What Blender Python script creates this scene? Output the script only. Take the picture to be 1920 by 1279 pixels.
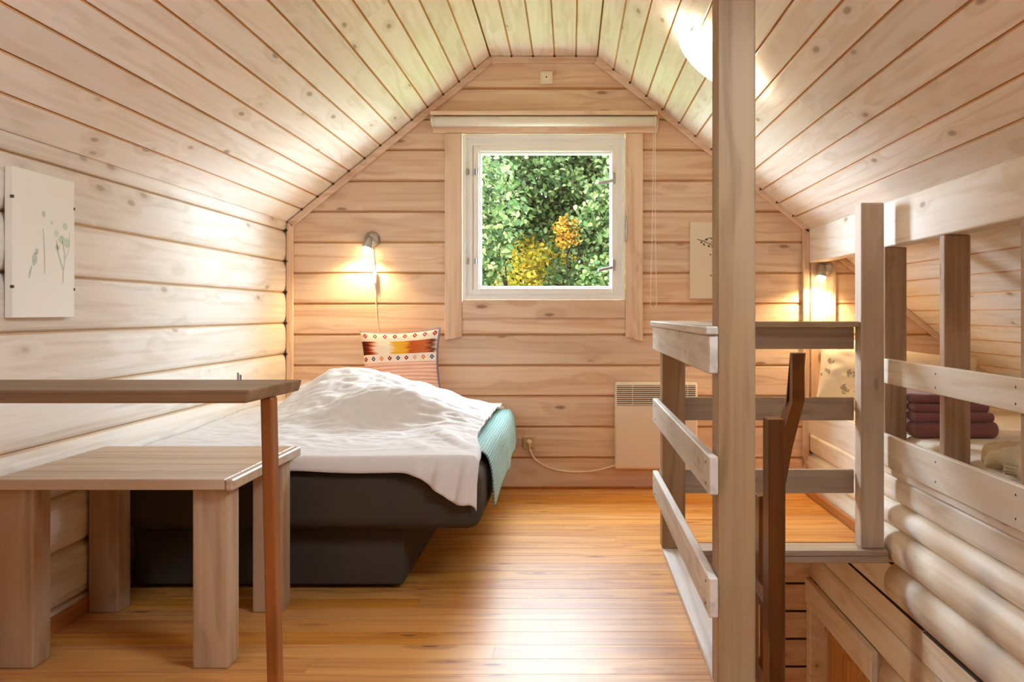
import bpy, bmesh, math, random
import numpy as np
from mathutils import Vector, Matrix, noise

for o in list(bpy.data.objects):
    bpy.data.objects.remove(o)
SC = bpy.context.scene
COL = SC.collection
R = random.Random(7)

# ------------------------------------------------------------------ camera, sky, sun, exposure
FPX, VPX, VPY, CAMZ = 1900.0, 1070.0, 587.0, 0.9      # focal length and vanishing point in photo pixels
cam = bpy.data.cameras.new('camera')
cam.sensor_width = 36.0
cam.lens = 36.0 * FPX / 1920.0
cam.shift_x = -(VPX - 960.0) / 1920.0
cam.shift_y = -(639.5 - VPY) / 1920.0
cam.clip_start = 0.05
cam_o = bpy.data.objects.new('camera', cam)
COL.objects.link(cam_o)
cam_o.location = (0, 0, CAMZ)
cam_o.rotation_euler = (math.pi / 2, 0, 0)
SC.camera = cam_o

SKY_STRENGTH = 36.0
SUN_STRENGTH = 16.0
EXPOSURE = 0.68
world = bpy.data.worlds.new('sky')
SC.world = world
world.use_nodes = True
wn = world.node_tree.nodes
wn['Background'].inputs[0].default_value = (0.76, 0.88, 1.0, 1)
wn['Background'].inputs[1].default_value = SKY_STRENGTH

def light(name, kind, loc, energy, color, rot=(0, 0, 0), **kw):
    l = bpy.data.lights.new(name, kind)
    l.energy = energy
    l.color = color
    for k, v in kw.items():
        setattr(l, k, v)
    o = bpy.data.objects.new(name, l)
    COL.objects.link(o)
    o.location = loc
    o.rotation_euler = rot
    return o

sun = light('sun', 'SUN', (-9, -6, 8), SUN_STRENGTH, (1, 0.92, 0.78), angle=math.radians(1))
sun.rotation_euler = Vector((0.75, 0.50, -0.43)).to_track_quat('-Z', 'Y').to_euler()
for nm, loc, dirn, sx, sy in (('window_portal', (-0.13, 5.34, 1.39), (0, -1, 0), 0.70, 0.72),
                              ('fill_roof_window_portal', (0.83, 1.4, 1.87), (-0.632, 0, -0.775), 0.50, 0.76)):  # second portal serves the added roof window
    p = light(nm, 'AREA', loc, 1.0, (1, 1, 1), shape='RECTANGLE', size=sx, size_y=sy)
    p.rotation_euler = Vector(dirn).to_track_quat('-Z', 'Y').to_euler()
    p.data.cycles.is_portal = True

SC.view_settings.view_transform = 'Standard'
SC.view_settings.look = 'None'
SC.view_settings.gamma = 1.0
SC.view_settings.use_curve_mapping = False
SC.view_settings.exposure = EXPOSURE
SC.cycles.max_bounces = 14
SC.cycles.diffuse_bounces = 8
SC.cycles.sample_clamp_indirect = 6.0
SC.cycles.caustics_reflective = False
SC.cycles.caustics_refractive = False

# ------------------------------------------------------------------ helpers
W = {}                                                  # world position of each object built here

def P(px, py, Y):
    """Point at distance Y seen at photo pixel (px, py)."""
    return Vector(((px - VPX) / FPX * Y, Y, CAMZ - (py - VPY) / FPX * Y))

def srgb(h, a=1.0):
    h = h.lstrip('#')
    c = [int(h[i:i + 2], 16) / 255 for i in (0, 2, 4)]
    return tuple((x / 12.92 if x <= 0.04045 else ((x + 0.055) / 1.055) ** 2.4) for x in c) + (a,)

def tag(o, label=None, cat=None, group=None, kind=None):
    if label: o['label'] = label
    if cat: o['category'] = cat
    if group: o['group'] = group
    if kind: o['kind'] = kind
    return o

def put(o, parent, wloc):
    wloc = Vector(wloc)
    COL.objects.link(o)
    W[o.name] = wloc
    if parent is not None:
        o.parent = parent
        o.location = wloc - W[parent.name]
    else:
        o.location = wloc
    return o

def empty(name, loc=(0, 0, 0), label=None, cat=None, group=None, kind=None):
    o = bpy.data.objects.new(name, None)
    o.empty_display_size = 0.05
    put(o, None, loc)
    return tag(o, label, cat, group, kind)

def mesh_obj(name, verts, faces, mats, parent=None, mi=None, smooth=False, origin=None, uvs=None):
    """verts are world positions; the object's origin goes to their middle."""
    vs = [Vector(v) for v in verts]
    if origin is None:
        lo = [min(v[i] for v in vs) for i in range(3)]
        hi = [max(v[i] for v in vs) for i in range(3)]
        origin = Vector([(a + b) / 2 for a, b in zip(lo, hi)])
    origin = Vector(origin)
    me = bpy.data.meshes.new(name)
    me.from_pydata([v - origin for v in vs], [], faces)
    if not isinstance(mats, (list, tuple)):
        mats = [mats]
    for m in mats:
        me.materials.append(m)
    if mi is not None:
        me.polygons.foreach_set('material_index', mi)
    if smooth:
        me.polygons.foreach_set('use_smooth', [True] * len(me.polygons))
    if uvs is not None:
        ul = me.uv_layers.new(name='UVMap')
        for lp in me.loops:
            ul.data[lp.index].uv = uvs[lp.vertex_index]
    me.update()
    return put(bpy.data.objects.new(name, me), parent, origin)

def bm_obj(name, bm, mats, parent=None, smooth=False, origin=None, fixn=True):
    if fixn:
        bmesh.ops.recalc_face_normals(bm, faces=bm.faces[:])
    bm.verts.index_update()
    vs = [v.co.copy() for v in bm.verts]
    fs = [[v.index for v in f.verts] for f in bm.faces]
    mi = [f.material_index for f in bm.faces]
    sm = smooth
    bm.free()
    return mesh_obj(name, vs, fs, mats, parent, mi, sm, origin)

def add_hexa(bm, c8, bevel=0.0, seg=1, mi=0):
    """8 corners: bottom ring of 4 then top ring of 4."""
    t = bmesh.new()
    v = [t.verts.new(c) for c in c8]
    for f in ((3, 2, 1, 0), (4, 5, 6, 7), (0, 1, 5, 4), (1, 2, 6, 5), (2, 3, 7, 6), (3, 0, 4, 7)):
        t.faces.new([v[i] for i in f])
    if bevel > 0:
        bmesh.ops.bevel(t, geom=t.edges[:], offset=bevel, segments=seg, profile=0.5, affect='EDGES')
    _merge(bm, t, mi)

def _merge(bm, t, mi=0):
    m = {}
    for v in t.verts:
        m[v] = bm.verts.new(v.co)
    for f in t.faces:
        nf = bm.faces.new([m[v] for v in f.verts])
        nf.material_index = mi
        nf.smooth = f.smooth
    t.free()

def add_box(bm, x0, x1, y0, y1, z0, z1, bevel=0.0, seg=1, mi=0):
    add_hexa(bm, [(x0, y0, z0), (x1, y0, z0), (x1, y1, z0), (x0, y1, z0),
                  (x0, y0, z1), (x1, y0, z1), (x1, y1, z1), (x0, y1, z1)], bevel, seg, mi)

def box(name, x0, x1, y0, y1, z0, z1, mat, parent=None, bevel=0.003, seg=1, smooth=False):
    bm = bmesh.new()
    add_box(bm, x0, x1, y0, y1, z0, z1, bevel, seg)
    return bm_obj(name, bm, mat, parent, smooth)

def hexa(name, c8, mat, parent=None, bevel=0.003, seg=1):
    bm = bmesh.new()
    add_hexa(bm, c8, bevel, seg)
    return bm_obj(name, bm, mat, parent)

def prism(name, pts, axis, a0, a1, mat, parent=None, bevel=0.002):
    """2D outline (in the two other axes, in order) pushed along an axis."""
    def mk(p, a):
        return {'x': (a, p[0], p[1]), 'y': (p[0], a, p[1]), 'z': (p[0], p[1], a)}[axis]
    bm = bmesh.new()
    lo = [bm.verts.new(mk(p, a0)) for p in pts]
    hi = [bm.verts.new(mk(p, a1)) for p in pts]
    n = len(pts)
    bm.faces.new(lo[::-1]); bm.faces.new(hi)
    for i in range(n):
        bm.faces.new((lo[i], lo[(i + 1) % n], hi[(i + 1) % n], hi[i]))
    if bevel > 0:
        bmesh.ops.bevel(bm, geom=bm.edges[:], offset=bevel, segments=1, affect='EDGES')
    return bm_obj(name, bm, mat, parent)

def add_tube(bm, pts, r, n=10, closed=False, mi=0, caps=True):
    pts = [Vector(p) for p in pts]
    rs = r if isinstance(r, (list, tuple)) else [r] * len(pts)
    rings = []
    up = Vector((0.123, 0.31, 0.94)).normalized()
    for i, p in enumerate(pts):
        if closed:
            d = pts[(i + 1) % len(pts)] - pts[i - 1]
        else:
            d = pts[min(i + 1, len(pts) - 1)] - pts[max(i - 1, 0)]
        d.normalize()
        a = d.cross(up)
        if a.length < 1e-3:
            a = d.cross(Vector((1, 0, 0)))
        a.normalize()
        b = d.cross(a)
        rings.append([bm.verts.new(p + (a * math.cos(2 * math.pi * k / n) + b * math.sin(2 * math.pi * k / n)) * rs[i]) for k in range(n)])
    m = len(rings)
    for i in range(m if closed else m - 1):
        A, B = rings[i], rings[(i + 1) % m]
        for k in range(n):
            f = bm.faces.new((A[k], A[(k + 1) % n], B[(k + 1) % n], B[k]))
            f.smooth = True; f.material_index = mi
    if caps and not closed:
        bm.faces.new(rings[0][::-1]).material_index = mi
        bm.faces.new(rings[-1]).material_index = mi

def tube(name, pts, r, mat, parent=None, n=10, closed=False):
    bm = bmesh.new()
    add_tube(bm, pts, r, n, closed)
    return bm_obj(name, bm, mat, parent, smooth=True)

def spline(pts, per=8):
    """Catmull-Rom through points."""
    pts = [Vector(p) for p in pts]
    out = []
    for i in range(len(pts) - 1):
        p0, p1, p2, p3 = pts[max(i - 1, 0)], pts[i], pts[i + 1], pts[min(i + 2, len(pts) - 1)]
        for k in range(per):
            t = k / per
            out.append(0.5 * ((2 * p1) + (p2 - p0) * t + (2 * p0 - 5 * p1 + 4 * p2 - p3) * t * t + (3 * p1 - p0 - 3 * p2 + p3) * t ** 3))
    out.append(pts[-1])
    return out

def lathe(name, prof, centre, axis, mat, parent=None, n=24):
    """prof: (radius, along) pairs turned round an axis vector at centre."""
    ax = Vector(axis).normalized()
    a = ax.cross(Vector((0.2, 0.97, 0.1)))
    a.normalize()
    b = ax.cross(a)
    c = Vector(centre)
    vs, fs = [], []
    for r_, h in prof:
        for k in range(n):
            t = 2 * math.pi * k / n
            vs.append(c + ax * h + (a * math.cos(t) + b * math.sin(t)) * max(r_, 1e-4))
    for i in range(len(prof) - 1):
        for k in range(n):
            fs.append((i * n + k, i * n + (k + 1) % n, (i + 1) * n + (k + 1) % n, (i + 1) * n + k))
    bm = bmesh.new()
    bv = [bm.verts.new(v) for v in vs]
    for f in fs:
        bm.faces.new([bv[i] for i in f])
    bmesh.ops.remove_doubles(bm, verts=bm.verts[:], dist=1.5e-4)
    return bm_obj(name, bm, mat, parent, smooth=True)

def grid_obj(name, fn, nu, nv, mat, parent=None, thick=0.0, uv=True):
    """fn(u, v) -> world point, u and v from 0 to 1; thick adds an underside."""
    top = [[Vector(fn(i / (nu - 1), j / (nv - 1))) for j in range(nv)] for i in range(nu)]
    vs = [p for row in top for p in row]
    uvs = [(i / (nu - 1), j / (nv - 1)) for i in range(nu) for j in range(nv)]
    idx = lambda i, j: i * nv + j
    fs = [(idx(i, j), idx(i + 1, j), idx(i + 1, j + 1), idx(i, j + 1)) for i in range(nu - 1) for j in range(nv - 1)]
    if thick > 0:
        off = len(vs)
        for i in range(nu):
            for j in range(nv):
                a = top[min(i + 1, nu - 1)][j] - top[max(i - 1, 0)][j]
                b = top[i][min(j + 1, nv - 1)] - top[i][max(j - 1, 0)]
                nrm = a.cross(b)
                nrm = nrm.normalized() if nrm.length > 1e-9 else Vector((0, 0, 1))
                vs.append(top[i][j] - nrm * thick)
                uvs.append((i / (nu - 1), j / (nv - 1)))
        fs += [tuple(off + k for k in f[::-1]) for f in fs]
        rim = [(i, 0) for i in range(nu)] + [(nu - 1, j) for j in range(1, nv)] + \
              [(i, nv - 1) for i in range(nu - 2, -1, -1)] + [(0, j) for j in range(nv - 2, 0, -1)]
        for k in range(len(rim)):
            a, b = idx(*rim[k]), idx(*rim[(k + 1) % len(rim)])
            fs.append((b, a, off + a, off + b))
    return mesh_obj(name, vs, fs, mat, parent, None, True, None, uvs)

# ------------------------------------------------------------------ materials
def new_mat(name):
    m = bpy.data.materials.new(name)
    m.use_nodes = True
    nt = m.node_tree
    return m, nt, nt.nodes['Principled BSDF']

def mixrgb(nt, fac, a, b, blend='MIX'):
    n = nt.nodes.new('ShaderNodeMix')
    n.data_type = 'RGBA'
    n.blend_type = blend
    for s, v in ((0, fac), (6, a), (7, b)):
        if isinstance(v, (int, float)):
            n.inputs[s].default_value = v
        elif isinstance(v, tuple):
            n.inputs[s].default_value = v
        else:
            nt.links.new(v, n.inputs[s])
    return n.outputs[2]

def mth(nt, op, a, b=None, c=None, clamp=False):
    n = nt.nodes.new('ShaderNodeMath')
    n.operation = op
    n.use_clamp = clamp
    for i, v in enumerate((a, b, c)):
        if v is None: continue
        if isinstance(v, (int, float)):
            n.inputs[i].default_value = v
        else:
            nt.links.new(v, n.inputs[i])
    return n.outputs[0]

def maprange(nt, v, a, b, c=0.0, d=1.0, smooth=True):
    n = nt.nodes.new('ShaderNodeMapRange')
    n.interpolation_type = 'SMOOTHSTEP' if smooth else 'LINEAR'
    nt.links.new(v, n.inputs[0])
    for i, x in enumerate((a, b, c, d)):
        n.inputs[i + 1].default_value = x
    return n.outputs[0]

def wood(name, light_, mid, dark, axis='x', rough=0.5, knots=0.8, knot_col='#8A6A50', streak=1.0, coat=0.0, tint=0.10, spec=0.35, knot_scale=1.0, wash=None):
    """Pine with long grain, knots and a tone of its own for each board."""
    m, nt, bsdf = new_mat(name)
    tc = nt.nodes.new('ShaderNodeTexCoord')
    oi = nt.nodes.new('ShaderNodeObjectInfo')
    off = nt.nodes.new('ShaderNodeVectorMath'); off.operation = 'SCALE'
    off.inputs[0].default_value = (37.1, 61.7, 23.3)
    nt.links.new(oi.outputs['Random'], off.inputs['Scale'])
    add = nt.nodes.new('ShaderNodeVectorMath'); add.operation = 'ADD'
    nt.links.new(tc.outputs['Object'], add.inputs[0]); nt.links.new(off.outputs[0], add.inputs[1])
    k = 'xyz'.index(axis)
    def scaled(al, ac):
        s = [ac] * 3; s[k] = al
        n = nt.nodes.new('ShaderNodeVectorMath'); n.operation = 'MULTIPLY'
        nt.links.new(add.outputs[0], n.inputs[0]); n.inputs[1].default_value = s
        return n.outputs[0]
    def nz(vec, scale, detail=3, dist=0.0):
        n = nt.nodes.new('ShaderNodeTexNoise')
        n.inputs['Scale'].default_value = scale
        n.inputs['Detail'].default_value = detail
        n.inputs['Distortion'].default_value = dist
        nt.links.new(vec, n.inputs['Vector'])
        return n.outputs[0]
    # knots pull the grain round them
    vo = nt.nodes.new('ShaderNodeTexVoronoi')
    vo.inputs['Scale'].default_value = 1.0
    vo.inputs['Randomness'].default_value = 1.0
    nt.links.new(scaled(3.1 * knot_scale, 9.0 * knot_scale), vo.inputs['Vector'])
    kd = vo.outputs['Distance']
    near = maprange(nt, kd, 0.0, 0.45, 1.0, 0.0)
    broad = nz(scaled(0.55, 7.0), 1.0, 2, 0.6)
    fine = nz(scaled(1.6, 60.0), 1.0, 4, 0.0)
    ring = mth(nt, 'SINE', mth(nt, 'ADD', mth(nt, 'MULTIPLY', broad, 30.0), mth(nt, 'MULTIPLY', near, 5.0)))
    ring = maprange(nt, ring, -0.2, 1.0)
    fac = mth(nt, 'ADD', mth(nt, 'MULTIPLY', fine, 0.60 * streak), mth(nt, 'MULTIPLY', ring, 0.16 * streak))
    col = mixrgb(nt, maprange(nt, broad, 0.3, 0.7), srgb(light_), srgb(mid))
    col = mixrgb(nt, mth(nt, 'MULTIPLY', maprange(nt, fac, 0.25, 0.62), 0.75), col, srgb(dark))
    blot = nz(scaled(1.1, 6.5), 1.0, 2, 0.4)
    col = mixrgb(nt, mth(nt, 'MULTIPLY', maprange(nt, blot, 0.5, 0.72), 0.36), col, srgb(wash or dark))
    halo = mth(nt, 'MULTIPLY', maprange(nt, kd, 0.12, 0.34, 1.0, 0.0), 0.42 * knots)
    col = mixrgb(nt, halo, col, srgb(dark))
    core = mth(nt, 'MULTIPLY', maprange(nt, kd, 0.05, 0.125, 1.0, 0.0), 0.95 * knots)
    col = mixrgb(nt, core, col, srgb(knot_col))
    hsv = nt.nodes.new('ShaderNodeHueSaturation')
    nt.links.new(col, hsv.inputs['Color'])
    nt.links.new(maprange(nt, oi.outputs['Random'], 0, 1, 1 - tint, 1 + tint * 0.5, False), hsv.inputs['Value'])
    nt.links.new(maprange(nt, mth(nt, 'FRACT', mth(nt, 'MULTIPLY', oi.outputs['Random'], 17.3)), 0, 1, 1 - tint, 1 + tint, False), hsv.inputs['Saturation'])
    nt.links.new(hsv.outputs[0], bsdf.inputs['Base Color'])
    bsdf.inputs['Roughness'].default_value = rough
    bsdf.inputs['Specular IOR Level'].default_value = spec
    bsdf.inputs['Coat Weight'].default_value = coat
    bsdf.inputs['Coat Roughness'].default_value = 0.36
    bp = nt.nodes.new('ShaderNodeBump')
    bp.inputs['Strength'].default_value = 0.12
    bp.inputs['Distance'].default_value = 0.002
    nt.links.new(fine, bp.inputs['Height'])
    nt.links.new(bp.outputs[0], bsdf.inputs['Normal'])
    return m

def plain(name, col, rough=0.5, metal=0.0, spec=0.5, bump=0.0, bscale=200.0, emit=None, estr=0.0, var=0.0, sheen=0.0):
    m, nt, b = new_mat(name)
    b.inputs['Base Color'].default_value = srgb(col)
    b.inputs['Roughness'].default_value = rough
    b.inputs['Metallic'].default_value = metal
    b.inputs['Specular IOR Level'].default_value = spec
    b.inputs['Sheen Weight'].default_value = sheen
    tc = nt.nodes.new('ShaderNodeTexCoord')
    if bump or var:
        n = nt.nodes.new('ShaderNodeTexNoise')
        n.inputs['Scale'].default_value = bscale
        n.inputs['Detail'].default_value = 3
        nt.links.new(tc.outputs['Object'], n.inputs['Vector'])
        if bump:
            bp = nt.nodes.new('ShaderNodeBump')
            bp.inputs['Strength'].default_value = bump
            bp.inputs['Distance'].default_value = 0.003
            nt.links.new(n.outputs[0], bp.inputs['Height'])
            nt.links.new(bp.outputs[0], b.inputs['Normal'])
        if var:
            n2 = nt.nodes.new('ShaderNodeTexNoise')
            n2.inputs['Scale'].default_value = 6.0
            nt.links.new(tc.outputs['Object'], n2.inputs['Vector'])
            c = srgb(col)
            dk = tuple(x * (1 - var) for x in c[:3]) + (1,)
            nt.links.new(mixrgb(nt, n2.outputs[0], dk, c), b.inputs['Base Color'])
    if emit:
        b.inputs['Emission Color'].default_value = srgb(emit)
        b.inputs['Emission Strength'].default_value = estr
    return m

WALL = dict(light_='#ECD6C2', mid='#E4CAB3', dark='#CBA487', knot_col='#7E5F49', knots=0.8)
M = {}
M['wall_x'] = wood('wall_pine_x', axis='x', **WALL)
M['wall_z'] = wood('wall_pine_z', axis='z', **WALL)
M['wall_y'] = wood('wall_pine_y', axis='y', **WALL)
M['left'] = wood('left_wall_pine', '#EDE8E1', '#E9E2D7', '#D4C8B8', 'y', wash='#E8DACA', rough=0.7, spec=0.12, knots=0.7, knot_col='#A89680', tint=0.05)
CEIL = dict(light_='#F8F4EE', mid='#F4EDE4', dark='#E0D2BF', wash='#EFDDCA', knots=0.85, knot_col='#9C8970', tint=0.07)
M['ceil'] = wood('ceiling_pine', axis='y', **CEIL)
M['groove'] = wood('raw_pine_groove', '#E2B988', '#D9AB76', '#C4925C', 'y', knots=0.2)
M['groove_x'] = wood('raw_pine_groove_x', '#DDB995', '#D3AC86', '#BF9570', 'x', knots=0.2)
M['groove_left'] = wood('raw_pine_groove_left', '#E3CDB0', '#DCC3A3', '#C9AC88', 'y', knots=0.2)
M['log'] = wood('log_pine', '#FAF6ED', '#F6EEE0', '#E2D2B8', 'y', wash='#EEDCC2', knots=0.8, knot_col='#8C7152', tint=0.06, knot_scale=0.8)
M['post'] = wood('grey_washed_pine', '#AA8C68', '#9A7852', '#7C5C3C', 'z', knots=0.5, knot_col='#7B6654', tint=0.05, knot_scale=0.6)
M['post_pale'] = wood('pale_washed_pine', '#DCCDBC', '#D0BFAC', '#B5A08A', 'z', knots=0.5, knot_col='#7B6654', tint=0.03)
M['rail_x'] = wood('grey_washed_pine_x', '#C4B3A2', '#B5A391', '#99846F', 'x', knots=0.5, knot_col='#7B6654', tint=0.05)
M['rail_y'] = wood('grey_washed_pine_y', '#DCD5CC', '#CFC6BB', '#B0A494', 'y', knots=0.6, knot_col='#857566', tint=0.05)
M['edge_y'] = wood('white_washed_edge_pine', '#EDEAE8', '#E4E0DC', '#C6BEB4', 'y', knots=0.6, knot_col='#857566', tint=0.03)
M['bal'] = wood('brown_washed_pine', '#C3A88F', '#B3967C', '#93755C', 'z', knots=0.7, knot_col='#6B4F3B', tint=0.05)
M['floor'] = wood('varnished_floor_pine', '#E3A85C', '#D59446', '#AE6A2C', 'x', rough=0.46, spec=0.28, knots=0.9, knot_col='#6E3B17', coat=0.12, tint=0.05, knot_scale=1.2)
M['table_x'] = wood('taupe_table_pine', '#CBB49B', '#BFA68B', '#A1866A', 'x', knots=0.35, knot_col='#7B6350', tint=0.04, rough=0.4)
M['table_z'] = wood('taupe_leg_pine', '#C2AA90', '#B4997E', '#997D62', 'z', knots=0.35, knot_col='#7B6350', tint=0.05)
M['desk'] = wood('brown_desk_pine', '#8E6E4C', '#7F6040', '#62462C', 'x', knots=0.3, knot_col='#5E4630', tint=0.04, rough=0.45)
M['desk_leg'] = wood('orange_brown_leg_pine', '#98581F', '#874B18', '#69360F', 'z', knots=0.2, tint=0.03, rough=0.4)
M['ladder'] = wood('dark_stained_pine', '#7C4714', '#6C3A0F', '#4C2608', 'z', knots=0.3, knot_col='#3A1A08', tint=0.03, rough=0.38)
M['door'] = wood('orange_pine_door', '#DDAE6C', '#D3A05C', '#B98343', 'z', knots=0.6, knot_col='#8A5A2A', tint=0.05)
M['skirt_x'] = wood('skirting_pine', '#C08048', '#B0703A', '#94582A', 'y', knots=0.3, tint=0.05, rough=0.35)
M['void'] = plain('unseen_backing', '#C9AE8E', 0.9)
M['dark_gap'] = plain('dark_joint', '#4A3828', 0.9)
M['white_paint'] = plain('white_window_paint', '#F6FAFF', 0.35)
M['seal'] = plain('black_rubber_seal', '#26282A', 0.6)
M['chrome'] = plain('brushed_metal', '#B9BCC0', 0.3, 1.0)
M['white_plastic'] = plain('white_plastic', '#EFEDE8', 0.4)
M['cream_plastic'] = plain('cream_plastic', '#F3ECDF', 0.45)
M['beige_plastic'] = plain('beige_socket_plastic', '#CDBB96', 0.45)
M['heater'] = plain('cream_enamel', '#EDE3D6', 0.35)
M['heater_dark'] = plain('heater_inside', '#3B352F', 0.7)
M['nail'] = plain('nail_head_metal', '#5A5048', 0.5, 0.6)
M['cord'] = plain('pale_cord', '#F6EADD', 0.5)
M['sheet'] = plain('white_cotton', '#DEDCDD', 0.85, spec=0.15, bump=0.25, bscale=35.0)
M['sheet2'] = plain('cream_cotton', '#EFE4D2', 0.85, spec=0.15, bump=0.25, bscale=30.0)
M['bed'] = plain('charcoal_upholstery', '#4C453E', 0.9, spec=0.15, bump=0.4, bscale=500.0, var=0.25)
M['purple'] = plain('mauve_fleece', '#9C6C72', 0.9, spec=0.1, bump=0.4, bscale=90.0, var=0.25, sheen=0.3)
M['throw'] = plain('cream_throw_fabric', '#E3CFA8', 0.9, spec=0.1, bump=0.5, bscale=60.0, var=0.15)
M['canvas'] = plain('pale_print_paper', '#F8FBF6', 0.6)
M['canvas2'] = plain('cream_print_paper', '#DFD5C2', 0.6)
M['ink'] = plain('faint_grey_green_ink', '#CAD8D2', 0.7)
M['ink_green'] = plain('faint_mint_ink', '#CDE6D8', 0.7)
M['ink_dark'] = plain('dark_ink', '#4A463E', 0.7)
M['bark'] = plain('grey_brown_bark', '#1C1712', 0.9, spec=0.03, bump=0.6, bscale=30.0)

def glass_mat():
    m = bpy.data.materials.new('window_glass')
    m.use_nodes = True
    nt = m.node_tree
    nt.nodes.remove(nt.nodes['Principled BSDF'])
    tr = nt.nodes.new('ShaderNodeBsdfTransparent')
    tr.inputs[0].default_value = (0.97, 0.985, 0.98, 1)
    gl = nt.nodes.new('ShaderNodeBsdfGlossy')
    gl.inputs['Roughness'].default_value = 0.02
    mx = nt.nodes.new('ShaderNodeMixShader')
    mx.inputs[0].default_value = 0.03
    nt.links.new(tr.outputs[0], mx.inputs[1]); nt.links.new(gl.outputs[0], mx.inputs[2])
    nt.links.new(mx.outputs[0], nt.nodes['Material Output'].inputs[0])
    return m
M['glass'] = glass_mat()

def waffle_mat():
    m, nt, b = new_mat('mint_waffle_cotton')
    tc = nt.nodes.new('ShaderNodeTexCoord')
    sp = nt.nodes.new('ShaderNodeSeparateXYZ')
    nt.links.new(tc.outputs['UV'], sp.inputs[0])
    wv = lambda s, k: mth(nt, 'ABSOLUTE', mth(nt, 'SINE', mth(nt, 'MULTIPLY', s, k)))
    h = mth(nt, 'MAXIMUM', wv(sp.outputs[0], 107.0), wv(sp.outputs[1], 392.0))
    ridge = maprange(nt, h, 0.55, 1.0)
    nt.links.new(mixrgb(nt, ridge, srgb('#78A29E'), srgb('#AECDC8')), b.inputs['Base Color'])
    b.inputs['Roughness'].default_value = 0.9
    b.inputs['Specular IOR Level'].default_value = 0.1
    bp = nt.nodes.new('ShaderNodeBump')
    bp.inputs['Strength'].default_value = 0.8
    bp.inputs['Distance'].default_value = 0.004
    nt.links.new(ridge, bp.inputs['Height']); nt.links.new(bp.outputs[0], b.inputs['Normal'])
    return m
M['mint'] = waffle_mat()

def ramp(nt, fac, stops, interp='LINEAR'):
    n = nt.nodes.new('ShaderNodeValToRGB')
    cr = n.color_ramp
    cr.interpolation = interp
    while len(cr.elements) < len(stops):
        cr.elements.new(0.5)
    for e, (p, c) in zip(cr.elements, stops):
        e.position = p
        e.color = srgb(c)
    nt.links.new(fac, n.inputs[0])
    return n.outputs[0]

def cushion_mat():
    m, nt, b = new_mat('woven_patterned_cotton')
    tc = nt.nodes.new('ShaderNodeTexCoord')
    sp = nt.nodes.new('ShaderNodeSeparateXYZ')
    nt.links.new(tc.outputs['UV'], sp.inputs[0])
    u, v = sp.outputs[0], sp.outputs[1]
    nz = nt.nodes.new('ShaderNodeTexNoise')
    mp = nt.nodes.new('ShaderNodeMapping')
    mp.inputs['Scale'].default_value = (3.0, 60.0, 1.0)
    nt.links.new(tc.outputs['UV'], mp.inputs[0]); nt.links.new(mp.outputs[0], nz.inputs['Vector'])
    nz.inputs['Scale'].default_value = 1.0
    ju = mth(nt, 'ADD', u, mth(nt, 'MULTIPLY', mth(nt, 'SUBTRACT', nz.outputs[0], 0.5), 0.28))
    ikat = ramp(nt, ju, [(0.0, '#4A1D14'), (0.09, '#7A2A18'), (0.13, '#C8602A'), (0.20, '#F0DFC8'), (0.36, '#F2E6D2'), (0.42, '#E2B23A'), (0.58, '#DDA32E'), (0.63, '#B4532A'), (0.84, '#C66A3A'), (0.93, '#5A2A1C'), (1.0, '#E8D6BC')])
    rose = mixrgb(nt, maprange(nt, mth(nt, 'SINE', mth(nt, 'ADD', mth(nt, 'MULTIPLY', v, 120.0), mth(nt, 'MULTIPLY', nz.outputs[0], 5.0))), -1, 1), srgb('#D7A08A'), srgb('#EFC9B4'))
    cream = srgb('#EFE0D0')
    # band selection along v (0 bottom, 1 top)
    def band(a, c):
        return mth(nt, 'MULTIPLY', mth(nt, 'GREATER_THAN', v, a), mth(nt, 'LESS_THAN', v, c))
    col = mixrgb(nt, mth(nt, 'GREATER_THAN', v, 0.54), rose, cream)
    col = mixrgb(nt, band(0.66, 0.85), col, ikat)
    # rows of little diamonds
    def diamonds(col, n, vc, size, stops, shift):
        x = mth(nt, 'ADD', mth(nt, 'MULTIPLY', u, n), shift)
        fx = mth(nt, 'ABSOLUTE', mth(nt, 'SUBTRACT', mth(nt, 'FRACT', x), 0.5))
        fy = mth(nt, 'MULTIPLY', mth(nt, 'ABSOLUTE', mth(nt, 'SUBTRACT', v, vc)), n)
        d = mth(nt, 'ADD', fx, mth(nt, 'MULTIPLY', fy, 0.8))
        idx = mth(nt, 'DIVIDE', mth(nt, 'FLOOR', x), n)
        c = ramp(nt, mth(nt, 'FRACT', mth(nt, 'MULTIPLY', idx, 3.7)), stops, 'CONSTANT')
        col = mixrgb(nt, mth(nt, 'LESS_THAN', d, size), col, c)
        return mixrgb(nt, mth(nt, 'LESS_THAN', d, size * 0.32), col, srgb('#E9D9D0'))
    st = [(0.0, '#8E2A34'), (0.25, '#4A5A8A'), (0.45, '#E2A08A'), (0.62, '#3E4C7A'), (0.8, '#D9824A')]
    col = diamonds(col, 9.0, 0.60, 0.27, st, 0.2)
    col = diamonds(col, 8.0, 0.93, 0.25, [(0.0, '#A83048'), (0.4, '#6A8A74'), (0.7, '#B84A78')], 0.0)
    rim = mth(nt, 'LESS_THAN', mth(nt, 'MINIMUM', mth(nt, 'SUBTRACT', 1.0, u), mth(nt, 'SUBTRACT', 1.0, v)), 0.022)
    col = mixrgb(nt, rim, col, srgb('#8A7FA0'))
    nt.links.new(col, b.inputs['Base Color'])
    b.inputs['Roughness'].default_value = 0.9
    b.inputs['Specular IOR Level'].default_value = 0.1
    bp = nt.nodes.new('ShaderNodeBump')
    bp.inputs['Strength'].default_value = 0.5
    bp.inputs['Distance'].default_value = 0.004
    nt.links.new(nz.outputs[0], bp.inputs['Height']); nt.links.new(bp.outputs[0], b.inputs['Normal'])
    return m
M['cushion'] = cushion_mat()

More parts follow.
